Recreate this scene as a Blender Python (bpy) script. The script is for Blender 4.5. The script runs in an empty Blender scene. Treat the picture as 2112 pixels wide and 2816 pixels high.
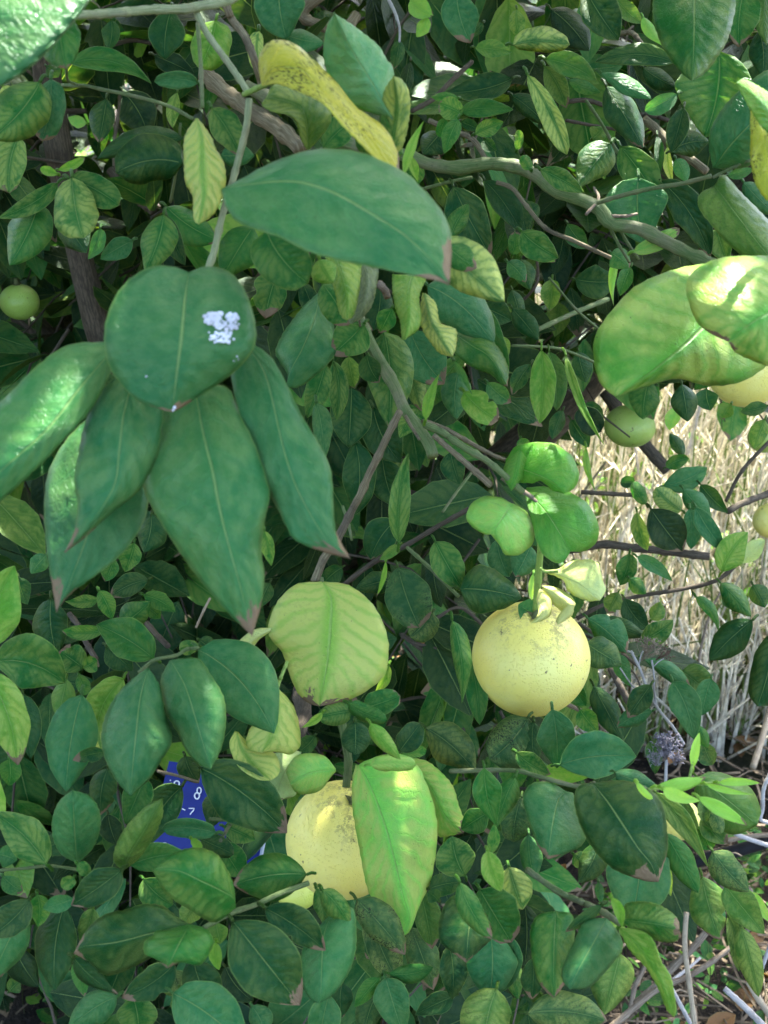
import bpy, math, random
import numpy as np
from mathutils import Vector, Matrix
C = bpy.context.scene.collection
scene = bpy.context.scene

# ------------------------------------------------------------------ camera, light, exposure
CAM = np.array([0.0, 0.0, 1.38])
PITCH = math.radians(-25)
FPX, CX, CY = 2751.0, 1056.0, 1408.0
cam_d = bpy.data.cameras.new('camera'); cam = bpy.data.objects.new('camera', cam_d); C.objects.link(cam)
cam.location = CAM; cam.rotation_euler = (math.radians(90) + PITCH, 0, 0)
cam_d.sensor_fit = 'HORIZONTAL'; cam_d.sensor_width = 36; cam_d.lens = 36 * FPX / 2112
cam_d.clip_start = 0.02; cam_d.clip_end = 300
cam_d.dof.use_dof = True; cam_d.dof.focus_distance = 0.80; cam_d.dof.aperture_fstop = 20
scene.camera = cam
SUN_AZ, SUN_EL = math.radians(22), math.radians(57)      # azimuth from +Y towards +X
world = bpy.data.worlds.new('World'); scene.world = world; world.use_nodes = True
wn = world.node_tree.nodes; bg = wn['Background']
sky = wn.new('ShaderNodeTexSky'); sky.sky_type = 'NISHITA'; sky.sun_disc = False
sky.sun_elevation = SUN_EL; sky.sun_rotation = SUN_AZ
sky.air_density = 0.85; sky.dust_density = 3.5; sky.ozone_density = 0.6
world.node_tree.links.new(sky.outputs[0], bg.inputs[0]); bg.inputs[1].default_value = 0.15
sd = bpy.data.lights.new('sun', 'SUN'); so = bpy.data.objects.new('sun', sd); C.objects.link(so)
sd.energy = 4.0; sd.angle = math.radians(0.5); sd.color = (1, 0.95, 0.86)
sdir = Vector((math.sin(SUN_AZ) * math.cos(SUN_EL), math.cos(SUN_AZ) * math.cos(SUN_EL), math.sin(SUN_EL)))
so.rotation_euler = sdir.to_track_quat('Z', 'Y').to_euler(); so.location = (2, 6, 8)
scene.view_settings.view_transform = 'Standard'; scene.view_settings.look = 'None'
scene.view_settings.gamma = 1; scene.view_settings.exposure = 2.95
scene.cycles.use_denoising = True
scene.cycles.max_bounces = 6; scene.cycles.diffuse_bounces = 2; scene.cycles.glossy_bounces = 2
scene.cycles.transmission_bounces = 3; scene.cycles.caustics_reflective = False; scene.cycles.sample_clamp_indirect = 8

rng = random.Random(11); nr = np.random.RandomState(7)
ca, sa = math.cos(PITCH), math.sin(PITCH)
FWD = np.array([0, ca, sa]); UP = np.array([0, -sa, ca]); RT = np.array([1.0, 0, 0])
def at(p, d):
    """photo pixel(s) + distance along the view axis -> point(s) in the world"""
    p = np.atleast_2d(np.asarray(p, float)); d = np.broadcast_to(np.asarray(d, float), (len(p),))
    x = (p[:, 0] - CX) / FPX * d; y = -(p[:, 1] - CY) / FPX * d
    return CAM + x[:, None] * RT + y[:, None] * UP + d[:, None] * FWD
def proj(w):
    v = np.asarray(w) - CAM; d = v @ FWD
    return CX + (v @ RT) / d * FPX, CY - (v @ UP) / d * FPX, d
TS = 704 / 1659
TILE = dict(A=(0, 0), B=(704, 0), C=(1408, 0), D=(0, 704), E=(704, 704), F=(1408, 704), G=(0, 1408), H=(704, 1408),
            I=(1408, 1408), J=(0, 2112), K=(704, 2112), M=(1408, 2112), Z=(0, 0), Q=(1182, 908), R=(275, 1375))
def tsc(t): return {'Z': 2112 / 1659, 'Q': 930 / 1659, 'R': 1045 / 1659}.get(t, TS)
def px(t, pts):
    o = TILE[t]; s = tsc(t)
    return np.array([[o[0] + x * s, o[1] + y * s] for x, y in pts], float)
def spline(P, n):
    """Catmull-Rom through P, n points evenly spaced by arc length"""
    P = np.asarray(P, float)
    if len(P) == 2: return P[0] + (P[1] - P[0]) * np.linspace(0, 1, n)[:, None]
    Q = np.vstack([2 * P[0] - P[1], P, 2 * P[-1] - P[-2]]); out = []
    for i in range(1, len(Q) - 2):
        t = np.linspace(0, 1, 12, endpoint=False)[:, None]
        a, b, c, d = Q[i-1], Q[i], Q[i+1], Q[i+2]
        out.append(0.5 * (2*b + (c-a)*t + (2*a-5*b+4*c-d)*t*t + (3*b-a-3*c+d)*t**3))
    out = np.vstack(out + [P[-1:]])
    s = np.r_[0, np.cumsum(np.linalg.norm(np.diff(out, axis=0), axis=1))]
    u = np.linspace(0, s[-1], n)
    return np.stack([np.interp(u, s, out[:, k]) for k in range(out.shape[1])], 1)

# ------------------------------------------------------------------ object helpers
def tag(o, label=None, cat=None, group=None, kind=None):
    if label: o['label'] = label
    if cat: o['category'] = cat
    if group: o['group'] = group
    if kind: o['kind'] = kind
    return o
def thing(name, label, cat, loc=(0, 0, 0), group=None):
    o = bpy.data.objects.new(name, None); C.objects.link(o); o.location = loc; o.empty_display_size = .05
    return tag(o, label, cat, group)
class MB:
    """collects geometry; build() links it as one mesh object"""
    def __init__(s): s.v = []; s.f = []; s.uv = []; s.tint = []; s.wear = []; s.n = 0; s.mi = []
    def add(s, v, f, uv=None, tint=(.1, .1, .1, 0), wear=(0, 0, 0, 0), mi=0):
        v = np.asarray(v, float); k = len(v)
        s.v.append(v); s.f += [tuple(i + s.n for i in q) for q in f]; s.mi += [mi] * len(f)
        s.uv.append(np.zeros((k, 2)) if uv is None else np.asarray(uv, float))
        s.tint.append(np.broadcast_to(np.asarray(tint, float), (k, 4))); s.wear.append(np.broadcast_to(np.asarray(wear, float), (k, 4)))
        s.n += k
    def build(s, name, mats, parent=None, smooth=True, origin=None):
        v = np.vstack(s.v); org = v.mean(0) if origin is None else np.asarray(origin, float)
        me = bpy.data.meshes.new(name); me.from_pydata((v - org).tolist(), [], s.f)
        uv = np.vstack(s.uv); li = np.empty(len(me.loops), np.int32); me.loops.foreach_get('vertex_index', li)
        ul = me.uv_layers.new(name='UVMap'); ul.data.foreach_set('uv', uv[li].astype(np.float32).ravel())
        for nm, arr in (('tint', s.tint), ('wear', s.wear)):
            a = me.attributes.new(nm, 'FLOAT_COLOR', 'POINT'); a.data.foreach_set('color', np.vstack(arr).astype(np.float32).ravel())
        if not isinstance(mats, (list, tuple)): mats = [mats]
        for m in mats: me.materials.append(m)
        if len(mats) > 1: me.polygons.foreach_set('material_index', np.array(s.mi, np.int32))
        me.polygons.foreach_set('use_smooth', np.full(len(me.polygons), smooth)); me.update()
        o = bpy.data.objects.new(name, me); C.objects.link(o)
        if parent is not None:
            o.parent = parent; w = parent
            off = np.zeros(3)
            while w is not None: off += np.array(w.location); w = w.parent
            o.location = org - off
        else: o.location = org
        return o
def tube(mb, P, R, seg=8, tint=(.1, .1, .1, 0), wear=(0, 0, 0, 0), cap=True, lump=0.0, mi=0):
    P = np.asarray(P, float); n = len(P); R = np.broadcast_to(np.asarray(R, float), (n,)).copy()
    if lump: R = R * (1 + lump * (nr.rand(n) - .4))
    T = np.gradient(P, axis=0); T /= np.linalg.norm(T, axis=1)[:, None] + 1e-9
    ref = np.array([0.3, -0.9, 0.25]); 
    if abs(T[0] @ ref) > .95: ref = np.array([1.0, 0.1, 0])
    N = np.cross(T, ref); N /= np.linalg.norm(N, axis=1)[:, None] + 1e-9; B = np.cross(T, N)
    a = np.arange(seg) * 2 * math.pi / seg
    ring = P[:, None] + R[:, None, None] * (np.cos(a)[None, :, None] * N[:, None] + np.sin(a)[None, :, None] * B[:, None])
    if lump: ring += (nr.rand(n, seg, 1) - .5) * lump * .5 * R[:, None, None] * (np.cos(a)[None, :, None] * N[:, None] + np.sin(a)[None, :, None] * B[:, None])
    s = np.r_[0, np.cumsum(np.linalg.norm(np.diff(P, axis=0), axis=1))]
    uv = np.stack([np.broadcast_to(np.abs(np.arange(seg) / seg * 2 - 1)[None], (n, seg)), np.broadcast_to(s[:, None] * 20, (n, seg))], 2).reshape(-1, 2)
    f = [(i*seg+j, i*seg+(j+1) % seg, (i+1)*seg+(j+1) % seg, (i+1)*seg+j) for i in range(n-1) for j in range(seg)]
    if cap: f += [tuple(range(seg))[::-1], tuple((n-1)*seg + j for j in range(seg))]
    mb.add(ring.reshape(-1, 3), f, uv, tint, wear, mi)

# ------------------------------------------------------------------ materials
def mat(name):
    m = bpy.data.materials.new(name); m.use_nodes = True; nt = m.node_tree
    for n in list(nt.nodes): nt.nodes.remove(n)
    return m, nt
class G:
    """small node-graph helper"""
    def __init__(s, nt): s.nt = nt
    def n(s, t, **k):
        o = s.nt.nodes.new('ShaderNode' + t)
        for a, b in k.items(): setattr(o, a, b)
        return o
    def put(s, sock, v):
        if isinstance(v, bpy.types.NodeSocket): s.nt.links.new(v, sock)
        elif v is not None: sock.default_value = v
    def m(s, op, a, b=None, c=None, clamp=False):
        o = s.n('Math', operation=op, use_clamp=clamp); s.put(o.inputs[0], a); s.put(o.inputs[1], b)
        if c is not None: s.put(o.inputs[2], c)
        return o.outputs[0]
    def mr(s, v, a, b, c=0.0, d=1.0, smooth=True):
        o = s.n('MapRange'); o.interpolation_type = 'SMOOTHSTEP' if smooth else 'LINEAR'
        for i, x in enumerate((v, a, b, c, d)): s.put(o.inputs[i], x)
        return o.outputs[0]
    def mix(s, f, a, b, mode='MIX'):
        o = s.n('Mix', data_type='RGBA', blend_type=mode); s.put(o.inputs[0], f); s.put(o.inputs[6], a); s.put(o.inputs[7], b); return o.outputs[2]
    def noise(s, vec, scale, detail=3, rough=.55, dist=0):
        o = s.n('TexNoise'); s.put(o.inputs['Vector'], vec); o.inputs['Scale'].default_value = scale
        o.inputs['Detail'].default_value = detail; o.inputs['Roughness'].default_value = rough; o.inputs['Distortion'].default_value = dist
        return o.outputs[0]
    def attr(s, nm): return s.n('Attribute', attribute_name=nm)
def rgba(c): return (c[0], c[1], c[2], 1)

def leaf_material():
    m, nt = mat('citrus_leaf'); g = G(nt)
    uvn = g.n('UVMap'); sx = g.n('SeparateXYZ'); nt.links.new(uvn.outputs[0], sx.inputs[0])
    U, V = sx.outputs[0], sx.outputs[1]
    au = g.m('ABSOLUTE', g.m('MULTIPLY_ADD', U, 2, -1))
    tint = g.attr('tint'); wear = g.attr('wear'); ws = g.n('SeparateColor'); nt.links.new(wear.outputs['Color'], ws.inputs[0])
    burn, soot, pale = ws.outputs[0], ws.outputs[1], ws.outputs[2]; seed = wear.outputs['Alpha']; mott = tint.outputs['Alpha']
    cv = g.n('CombineXYZ'); g.put(cv.inputs[0], g.m('ADD', g.m('MULTIPLY', U, .6), g.m('MULTIPLY', seed, 13.7)))
    g.put(cv.inputs[1], V); g.put(cv.inputs[2], g.m('MULTIPLY', seed, 7.3)); P = cv.outputs[0]
    n1 = g.noise(P, 3.2, 4); n2 = g.noise(P, 11, 4); n3 = g.noise(P, 42, 4, .6)
    vs = g.m('MULTIPLY_ADD', g.m('FRACT', g.m('MULTIPLY', seed, 3.7)), .65, .35)
    # midrib and curved side veins
    mid = g.mr(au, g.m('MULTIPLY_ADD', V, -.022, .042), g.m('MULTIPLY_ADD', V, -.008, .014))
    vc = g.m('MULTIPLY_ADD', g.m('FRACT', g.m('MULTIPLY', seed, 5.3)), 4.0, 6.5)
    s = g.m('ADD', g.m('SUBTRACT', g.m('MULTIPLY', V, vc), g.m('MULTIPLY', g.m('POWER', au, .8), 2.3)), g.m('ADD', g.m('MULTIPLY', n1, 2.6), g.m('MULTIPLY', n2, .5)))
    fr = g.m('ABSOLUTE', g.m('SUBTRACT', g.m('FRACT', s), .5))
    vein = g.m('MULTIPLY', g.mr(fr, .06, .012), g.mr(au, 1.0, .55))
    near = g.m('MULTIPLY', g.m('MAXIMUM', g.m('MULTIPLY', g.mr(fr, .30, .0), .75), g.m('MULTIPLY', g.mr(au, .30, .02), 1.3)), g.mr(n2, .15, .5))
    base = g.mix(g.m('MULTIPLY', g.mr(n2, .3, .75), .32), tint.outputs['Color'], g.mix(1.0, tint.outputs['Color'], (1.5, 1.28, .95, 1), 'MULTIPLY'))
    base = g.mix(g.m('MULTIPLY', g.mr(n1, .56, .36), .16), base, g.mix(1.0, base, (.62, .8, 1.0, 1), 'MULTIPLY'))
    base = g.mix(g.m('MULTIPLY', vein, g.m('MULTIPLY', vs, .24)), base, g.mix(1.0, base, (1.7, 1.55, 1.3, 1), 'MULTIPLY'))
    # fine vein net and dust
    vn = g.n('TexVoronoi', feature='DISTANCE_TO_EDGE'); g.put(vn.inputs['Vector'], P); vn.inputs['Scale'].default_value = 30
    net = g.mr(vn.outputs['Distance'], .06, .01)
    base = g.mix(g.m('MULTIPLY', net, .20), base, g.mix(1.0, base, (1.5, 1.4, 1.2, 1), 'MULTIPLY'))
    n4 = g.noise(P, 150, 3, .7)
    base = g.mix(g.m('MULTIPLY', g.mr(n4, .5, .72), .35), base, g.mix(1.0, base, (.55, .62, .6, 1), 'MULTIPLY'))
    dust = g.m('MULTIPLY', g.mr(n4, .60, .70), g.mr(g.noise(P, 2.1, 3), .52, .66))
    base = g.mix(g.m('MULTIPLY', dust, .30), base, (.40, .42, .34, 1))
    # yellowing between the veins
    ym = g.m('MULTIPLY', g.m('MULTIPLY', mott, g.mr(g.m('ADD', g.m('ADD', n1, g.m('MULTIPLY', n2, .35)), g.m('MULTIPLY', mott, .08)), .5, .8), clamp=True), g.m('MULTIPLY_ADD', near, -.72, 1))
    base = g.mix(ym, base, (.50, .56, .14, 1))
    base = g.mix(g.m('MULTIPLY', mid, .8), base, g.mix(.55, base, (.34, .45, .14, 1)))
    base = g.mix(g.m('MULTIPLY', g.mr(au, .955, .99), .55), base, g.mix(.5, base, (.3, .42, .10, 1)))
    base = g.mix(g.m('MULTIPLY', pale, g.mr(n2, .38, .62)), base, (.32, .40, .22, 1))
    # sooty speckle, pin spots, brown dead tips
    sm = g.m('MULTIPLY', soot, g.m('MULTIPLY', g.mr(n3, .50, .60), g.mr(n1, .42, .60)))
    base = g.mix(g.m('MULTIPLY', sm, .85), base, (.018, .022, .016, 1))
    vo = g.n('TexVoronoi'); g.put(vo.inputs['Vector'], P); vo.inputs['Scale'].default_value = 26
    pin = g.m('MULTIPLY', g.mr(vo.outputs['Distance'], .11, .05), g.mr(g.noise(P, 5.0, 1), .52, .58))
    base = g.mix(g.m('MULTIPLY', pin, .75), base, (.05, .035, .02, 1))
    bt = g.m('ADD', g.m('ADD', V, g.m('MULTIPLY', n2, .22)), g.m('MULTIPLY', n3, .06))
    bt = g.m('ADD', bt, g.m('MULTIPLY', g.m('SUBTRACT', n1, .5), .55))
    bt = g.m('ADD', bt, g.m('MULTIPLY', au, g.m('MULTIPLY', V, .16)))
    bm = g.m('MULTIPLY', g.mr(bt, g.m('MULTIPLY_ADD', burn, -.16, 1.17), g.m('MULTIPLY_ADD', burn, -.16, 1.19)), g.mr(burn, 0.01, .1))
    base = g.mix(bm, base, g.mix(n3, (.15, .095, .05, 1), (.26, .185, .11, 1)))
    geo = g.n('NewGeometry')
    under = g.mix(.55, base, g.mix(1.0, base, (1.9, 1.6, 1.5, 1), 'MULTIPLY'))
    col = g.mix(geo.outputs['Backfacing'], base, under)
    h = g.m('ADD', g.m('MULTIPLY', vein, g.m('MULTIPLY', vs, -.16)), g.m('MULTIPLY', mid, -.6))
    h = g.m('ADD', h, g.m('MULTIPLY', g.m('MULTIPLY', g.m('COSINE', g.m('MULTIPLY', s, 6.283)), g.m('MULTIPLY', vs, -.12)), g.mr(au, 1, .4)))
    h = g.m('ADD', h, g.m('ADD', g.m('ADD', g.m('MULTIPLY', n3, .25), g.m('MULTIPLY', net, -.10)), g.m('MULTIPLY', n2, .5)))
    bp = g.n('Bump'); bp.inputs['Strength'].default_value = .6; bp.inputs['Distance'].default_value = .0024; g.put(bp.inputs['Height'], h)
    p = g.n('BsdfPrincipled'); g.put(p.inputs['Base Color'], col)
    ro = g.m('ADD', g.m('MULTIPLY_ADD', n2, .24, .20), g.m('MULTIPLY', g.m('MAXIMUM', bm, sm), .35))
    g.put(p.inputs['Roughness'], g.m('ADD', ro, g.m('MULTIPLY', geo.outputs['Backfacing'], .3)))
    p.inputs['Specular IOR Level'].default_value = .27; p.inputs['Specular Tint'].default_value = (.62, .95, .72, 1)
    g.put(p.inputs['Normal'], bp.outputs[0])
    tr = g.n('BsdfTranslucent'); g.put(tr.inputs[0], g.mix(bm, g.mix(1.0, base, (1.7, 1.6, .6, 1), 'MULTIPLY'), (.08, .05, .03, 1))); g.put(tr.inputs['Normal'], bp.outputs[0])
    mx = g.n('MixShader'); g.put(mx.inputs[0], g.m('MULTIPLY_ADD', bm, -.24, .30)); nt.links.new(p.outputs[0], mx.inputs[1]); nt.links.new(tr.outputs[0], mx.inputs[2])
    out = g.n('OutputMaterial'); nt.links.new(mx.outputs[0], out.inputs[0])
    return m
LEAF = leaf_material()

def bark_material(name, c0, c1, c2, rough=.8, streak=.5):
    m, nt = mat(name); g = G(nt)
    uvn = g.n('UVMap'); mp = g.n('Mapping'); nt.links.new(uvn.outputs[0], mp.inputs[0]); mp.inputs['Scale'].default_value = (9, 1.1, 1)
    tc = g.n('TexCoord')
    st = g.noise(mp.outputs[0], 2.5, 4, .65); n1 = g.noise(tc.outputs['Object'], 30, 4); n2 = g.noise(tc.outputs['Object'], 220, 3)
    c = g.mix(g.mr(st, .42, .62), rgba(c0), rgba(c1)); c = g.mix(g.m('MULTIPLY', g.mr(n1, .5, .66), streak), c, rgba(c2))
    c = g.mix(g.m('MULTIPLY', g.mr(n2, .55, .7), .4), c, g.mix(1, c, (.45, .45, .45, 1), 'MULTIPLY'))
    p = g.n('BsdfPrincipled'); g.put(p.inputs['Base Color'], c); p.inputs['Roughness'].default_value = rough; p.inputs['Specular IOR Level'].default_value = .3
    bp = g.n('Bump'); bp.inputs['Strength'].default_value = .6; bp.inputs['Distance'].default_value = .002
    g.put(bp.inputs['Height'], g.m('ADD', st, g.m('MULTIPLY', n2, .4))); nt.links.new(bp.outputs[0], p.inputs['Normal'])
    out = g.n('OutputMaterial'); nt.links.new(p.outputs[0], out.inputs[0]); return m
BARK = {'g': bark_material('green_twig_bark', (.08, .14, .04), (.15, .19, .07), (.20, .17, .11), .6, .45),
        'b': bark_material('brown_twig_bark', (.13, .10, .06), (.27, .24, .14), (.05, .04, .03), .8, .6),
        'k': bark_material('dark_branch_bark', (.055, .045, .03), (.12, .095, .065), (.035, .025, .018)),
        't': bark_material('trunk_bark', (.14, .11, .06), (.25, .21, .13), (.07, .055, .03)),
        'p': bark_material('pale_twig_bark', (.22, .27, .12), (.36, .38, .22), (.22, .20, .12), .6, .6),
        'w': bark_material('dead_grey_wood', (.36, .34, .32), (.50, .48, .45), (.22, .19, .17)),
        's': bark_material('dry_straw_stick', (.34, .27, .18), (.46, .38, .26), (.22, .17, .12)),
        'o': bark_material('old_brown_stick', (.17, .13, .09), (.30, .24, .17), (.11, .08, .06)),
        'l': bark_material('lime_young_stem', (.22, .36, .07), (.30, .44, .10), (.26, .36, .08), .5, .2)}

def tinted_material(name, rough=.7, trans=0.0, nscale=60, spec=.3):
    m, nt = mat(name); g = G(nt); t = g.attr('tint'); tc = g.n('TexCoord'); n = g.noise(tc.outputs['Object'], nscale, 4)
    c = g.mix(g.mr(n, .3, .7), g.mix(1, t.outputs[0], (.7, .68, .66, 1), 'MULTIPLY'), g.mix(1, t.outputs[0], (1.2, 1.2, 1.2, 1), 'MULTIPLY'))
    p = g.n('BsdfPrincipled'); g.put(p.inputs['Base Color'], c); p.inputs['Roughness'].default_value = rough; p.inputs['Specular IOR Level'].default_value = spec
    out = g.n('OutputMaterial')
    if trans:
        tr = g.n('BsdfTranslucent'); g.put(tr.inputs[0], c); mx = g.n('MixShader'); mx.inputs[0].default_value = trans
        nt.links.new(p.outputs[0], mx.inputs[1]); nt.links.new(tr.outputs[0], mx.inputs[2]); nt.links.new(mx.outputs[0], out.inputs[0])
    else: nt.links.new(p.outputs[0], out.inputs[0])
    return m
STRAW = tinted_material('dry_grass', .8, .2)
PLAIN = tinted_material('tinted_matt', .75)

def rind_material(name, c0, c1, green, gm):
    m, nt = mat(name); g = G(nt); tc = g.n('TexCoord'); O = tc.outputs['Object']
    sp = g.n('SeparateXYZ'); nt.links.new(O, sp.inputs[0])
    n1 = g.noise(O, 28, 4); n2 = g.noise(O, 90, 4, .7); n3 = g.noise(O, 420, 3, .7); n4 = g.noise(O, 14, 2)
    c = g.mix(g.mr(n1, .35, .7), rgba(c0), rgba(c1)); c = g.mix(g.m('MULTIPLY', g.mr(n4, .4, .65), gm), c, rgba(green))
    vo = g.n('TexVoronoi'); g.put(vo.inputs['Vector'], O); vo.inputs['Scale'].default_value = 520
    pore = g.mr(vo.outputs['Distance'], .12, .42)
    c = g.mix(g.m('MULTIPLY', g.m('SUBTRACT', 1, pore), .16), c, g.mix(1, c, (.8, .72, .45, 1), 'MULTIPLY'))
    top = g.mr(sp.outputs[2], .026, .046)                    # dirt gathers on the shoulder by the stem
    dirt = g.m('MULTIPLY', g.m('MULTIPLY', g.mr(g.noise(O, 190, 5, .8), .49, .54), g.mr(n1, .38, .50)), g.m('MULTIPLY_ADD', top, .85, .0))
    c = g.mix(g.m('MULTIPLY', dirt, .75), c, (.16, .11, .035, 1))
    fl = g.m('MULTIPLY', g.mr(g.noise(O, 190, 2, .5), .665, .70), g.mr(g.noise(O, 34, 2), .50, .56))
    c = g.mix(g.m('MULTIPLY', fl, .8), c, (.13, .09, .035, 1))
    h = g.m('ADD', pore, g.m('MULTIPLY', n2, .8))
    bp = g.n('Bump'); bp.inputs['Strength'].default_value = .6; bp.inputs['Distance'].default_value = .0009; g.put(bp.inputs['Height'], h)
    p = g.n('BsdfPrincipled'); g.put(p.inputs['Base Color'], c); g.put(p.inputs['Roughness'], g.m('MULTIPLY_ADD', n2, .25, .26))
    p.inputs['Subsurface Weight'].default_value = .12; p.inputs['Subsurface Radius'].default_value = (.006, .005, .001); p.inputs['Subsurface Scale'].default_value = 1
    p.inputs['Specular IOR Level'].default_value = .45; nt.links.new(bp.outputs[0], p.inputs['Normal'])
    out = g.n('OutputMaterial'); nt.links.new(p.outputs[0], out.inputs[0]); return m
RIND_Y = rind_material('ripe_yellow_rind', (.84, .73, .17), (.87, .79, .25), (.72, .70, .17), .35)
RIND_G = rind_material('unripe_green_rind', (.32, .46, .09), (.44, .52, .12), (.22, .40, .07), .7)
RIND_M = rind_material('half_ripe_rind', (.55, .60, .12), (.66, .62, .12), (.36, .50, .08), .6)
# ------------------------------------------------------------------ leaves
# colour codes: rgb, yellow mottling, then wear: soot, pale
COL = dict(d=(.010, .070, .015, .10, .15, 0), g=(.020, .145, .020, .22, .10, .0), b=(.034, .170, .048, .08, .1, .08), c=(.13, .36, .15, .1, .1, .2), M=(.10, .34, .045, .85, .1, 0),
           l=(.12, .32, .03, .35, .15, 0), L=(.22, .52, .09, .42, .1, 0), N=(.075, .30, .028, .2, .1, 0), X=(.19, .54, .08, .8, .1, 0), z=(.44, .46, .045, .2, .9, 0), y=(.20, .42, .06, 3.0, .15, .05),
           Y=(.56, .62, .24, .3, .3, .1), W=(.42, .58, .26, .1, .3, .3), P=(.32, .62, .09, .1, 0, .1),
           m=(.038, .18, .028, .8, .1, .08), n=(.062, .175, .026, .3, .3, 0), k=(.008, .034, .009, .05, .2, 0),  # k: leaf green with deep shade painted into it
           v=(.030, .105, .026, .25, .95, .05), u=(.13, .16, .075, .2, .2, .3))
SH = {}
tt = np.linspace(0, 1, 201)
def _norm(a): return a / a.max()
SH['o'] = _norm(np.sin(np.pi * tt ** .85) ** .78 * (1 - .12 * tt))
SH['r'] = _norm(np.clip(1 - np.abs(2 * tt - 1) ** 2.3, 0, 1) ** .5 * (.94 + .06 * np.sin(np.pi * tt)))
SH['l'] = _norm(np.sin(np.pi * tt ** .72) ** .95 * (1 - .35 * tt ** 2))
def shape_at(s, t): return np.interp(t, tt, SH[s])
def wob(n, k, amp, r):
    x = np.linspace(0, 1, n); a = np.zeros(n)
    for j in range(1, k + 1): a += math.sin(0) + np.sin(2 * math.pi * (j * .9 * x + r.random())) * (r.random() - .5) * 2 / j
    return a * amp
def leaf_grid(mb, Mp, Lp, Rp, d, eL, eR, col, burn, r, na=3, bumpy=1.0, L3=None):
    """Mp/Lp/Rp: n x 2 pixel curves of midrib and edges; d: depth along the midrib; eL/eR: depth offsets of the edges"""
    n = len(Mp); cols = []; uvs = []
    t = np.linspace(0, 1, n)
    L3 = L3 or np.linalg.norm(np.diff(at(Mp, d), axis=0), axis=1).sum()
    ph = r.random() * 6
    for side, E, e in ((-1, Lp, eL), (1, Rp, eR)):
        rng_k = range(na, 0, -1) if side < 0 else range(1, na + 1)
        for k in rng_k:
            s = k / na; env = np.sin(np.pi * np.clip(t, .02, .98)) ** .5
            dd = d + e * (.35 * s + .65 * s ** 2)
            # puckering between the side veins and a gently waved margin
            dd = dd + bumpy * env * L3 * (.010 * math.sin(s * math.pi) * np.sin(t * 9 * 2 * math.pi - s * 12 + ph) + .020 * s * s * np.sin(t * 11 + ph * side + side) + .012 * s * s * np.sin(t * 23 + ph * 2))
            cols.append((side * s, at(Mp + (E - Mp) * s, dd)))
        if side < 0: cols.append((0.0, at(Mp, d + .002 * L3)))
    m = len(cols); v = np.stack([c for _, c in cols], 1).reshape(-1, 3)
    uv = np.array([[.5 + .5 * u, q] for q in t for u, _ in cols])
    f = [(i*m+j, (i+1)*m+j, (i+1)*m+j+1, i*m+j+1) for i in range(n-1) for j in range(m-1)]
    # faces turn their upper side towards the viewer
    c = v.mean(0) - CAM; a, b, e_ = v[f[len(f)//2][0]], v[f[len(f)//2][1]], v[f[len(f)//2][2]]
    if np.cross(b - a, e_ - b) @ c > 0: f = [q[::-1] for q in f]
    cc = COL[col]; j = 1 + (r.random() - .5) * .26; hsh = (r.random() - .5) * .16
    tint = (cc[0] * j * (1 + hsh), cc[1] * j, cc[2] * j * (1 - hsh), cc[3] * (.5 + r.random()) if cc[3] < 1 and col != 'X' else cc[3])
    mb.add(v, f, uv, tint, (burn, cc[4] * (.3 + r.random()), cc[5], r.random() * 10))
    return v
def petiole(mb, P0, P1, r0, col):
    cc = COL[col]; t = (cc[0] * .8 + .03, cc[1] * .75 + .03, cc[2] * .8, 0)
    mid = (P0 + P1) / 2 + np.array([0, 0, np.linalg.norm(P1 - P0) * .12])
    tube(mb, spline(np.array([P0, mid, P1]), 6), r0, 5, t, (0, 0, 0, .3))
ALL = []            # (pixel area, MB, first point, name extras)
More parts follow.
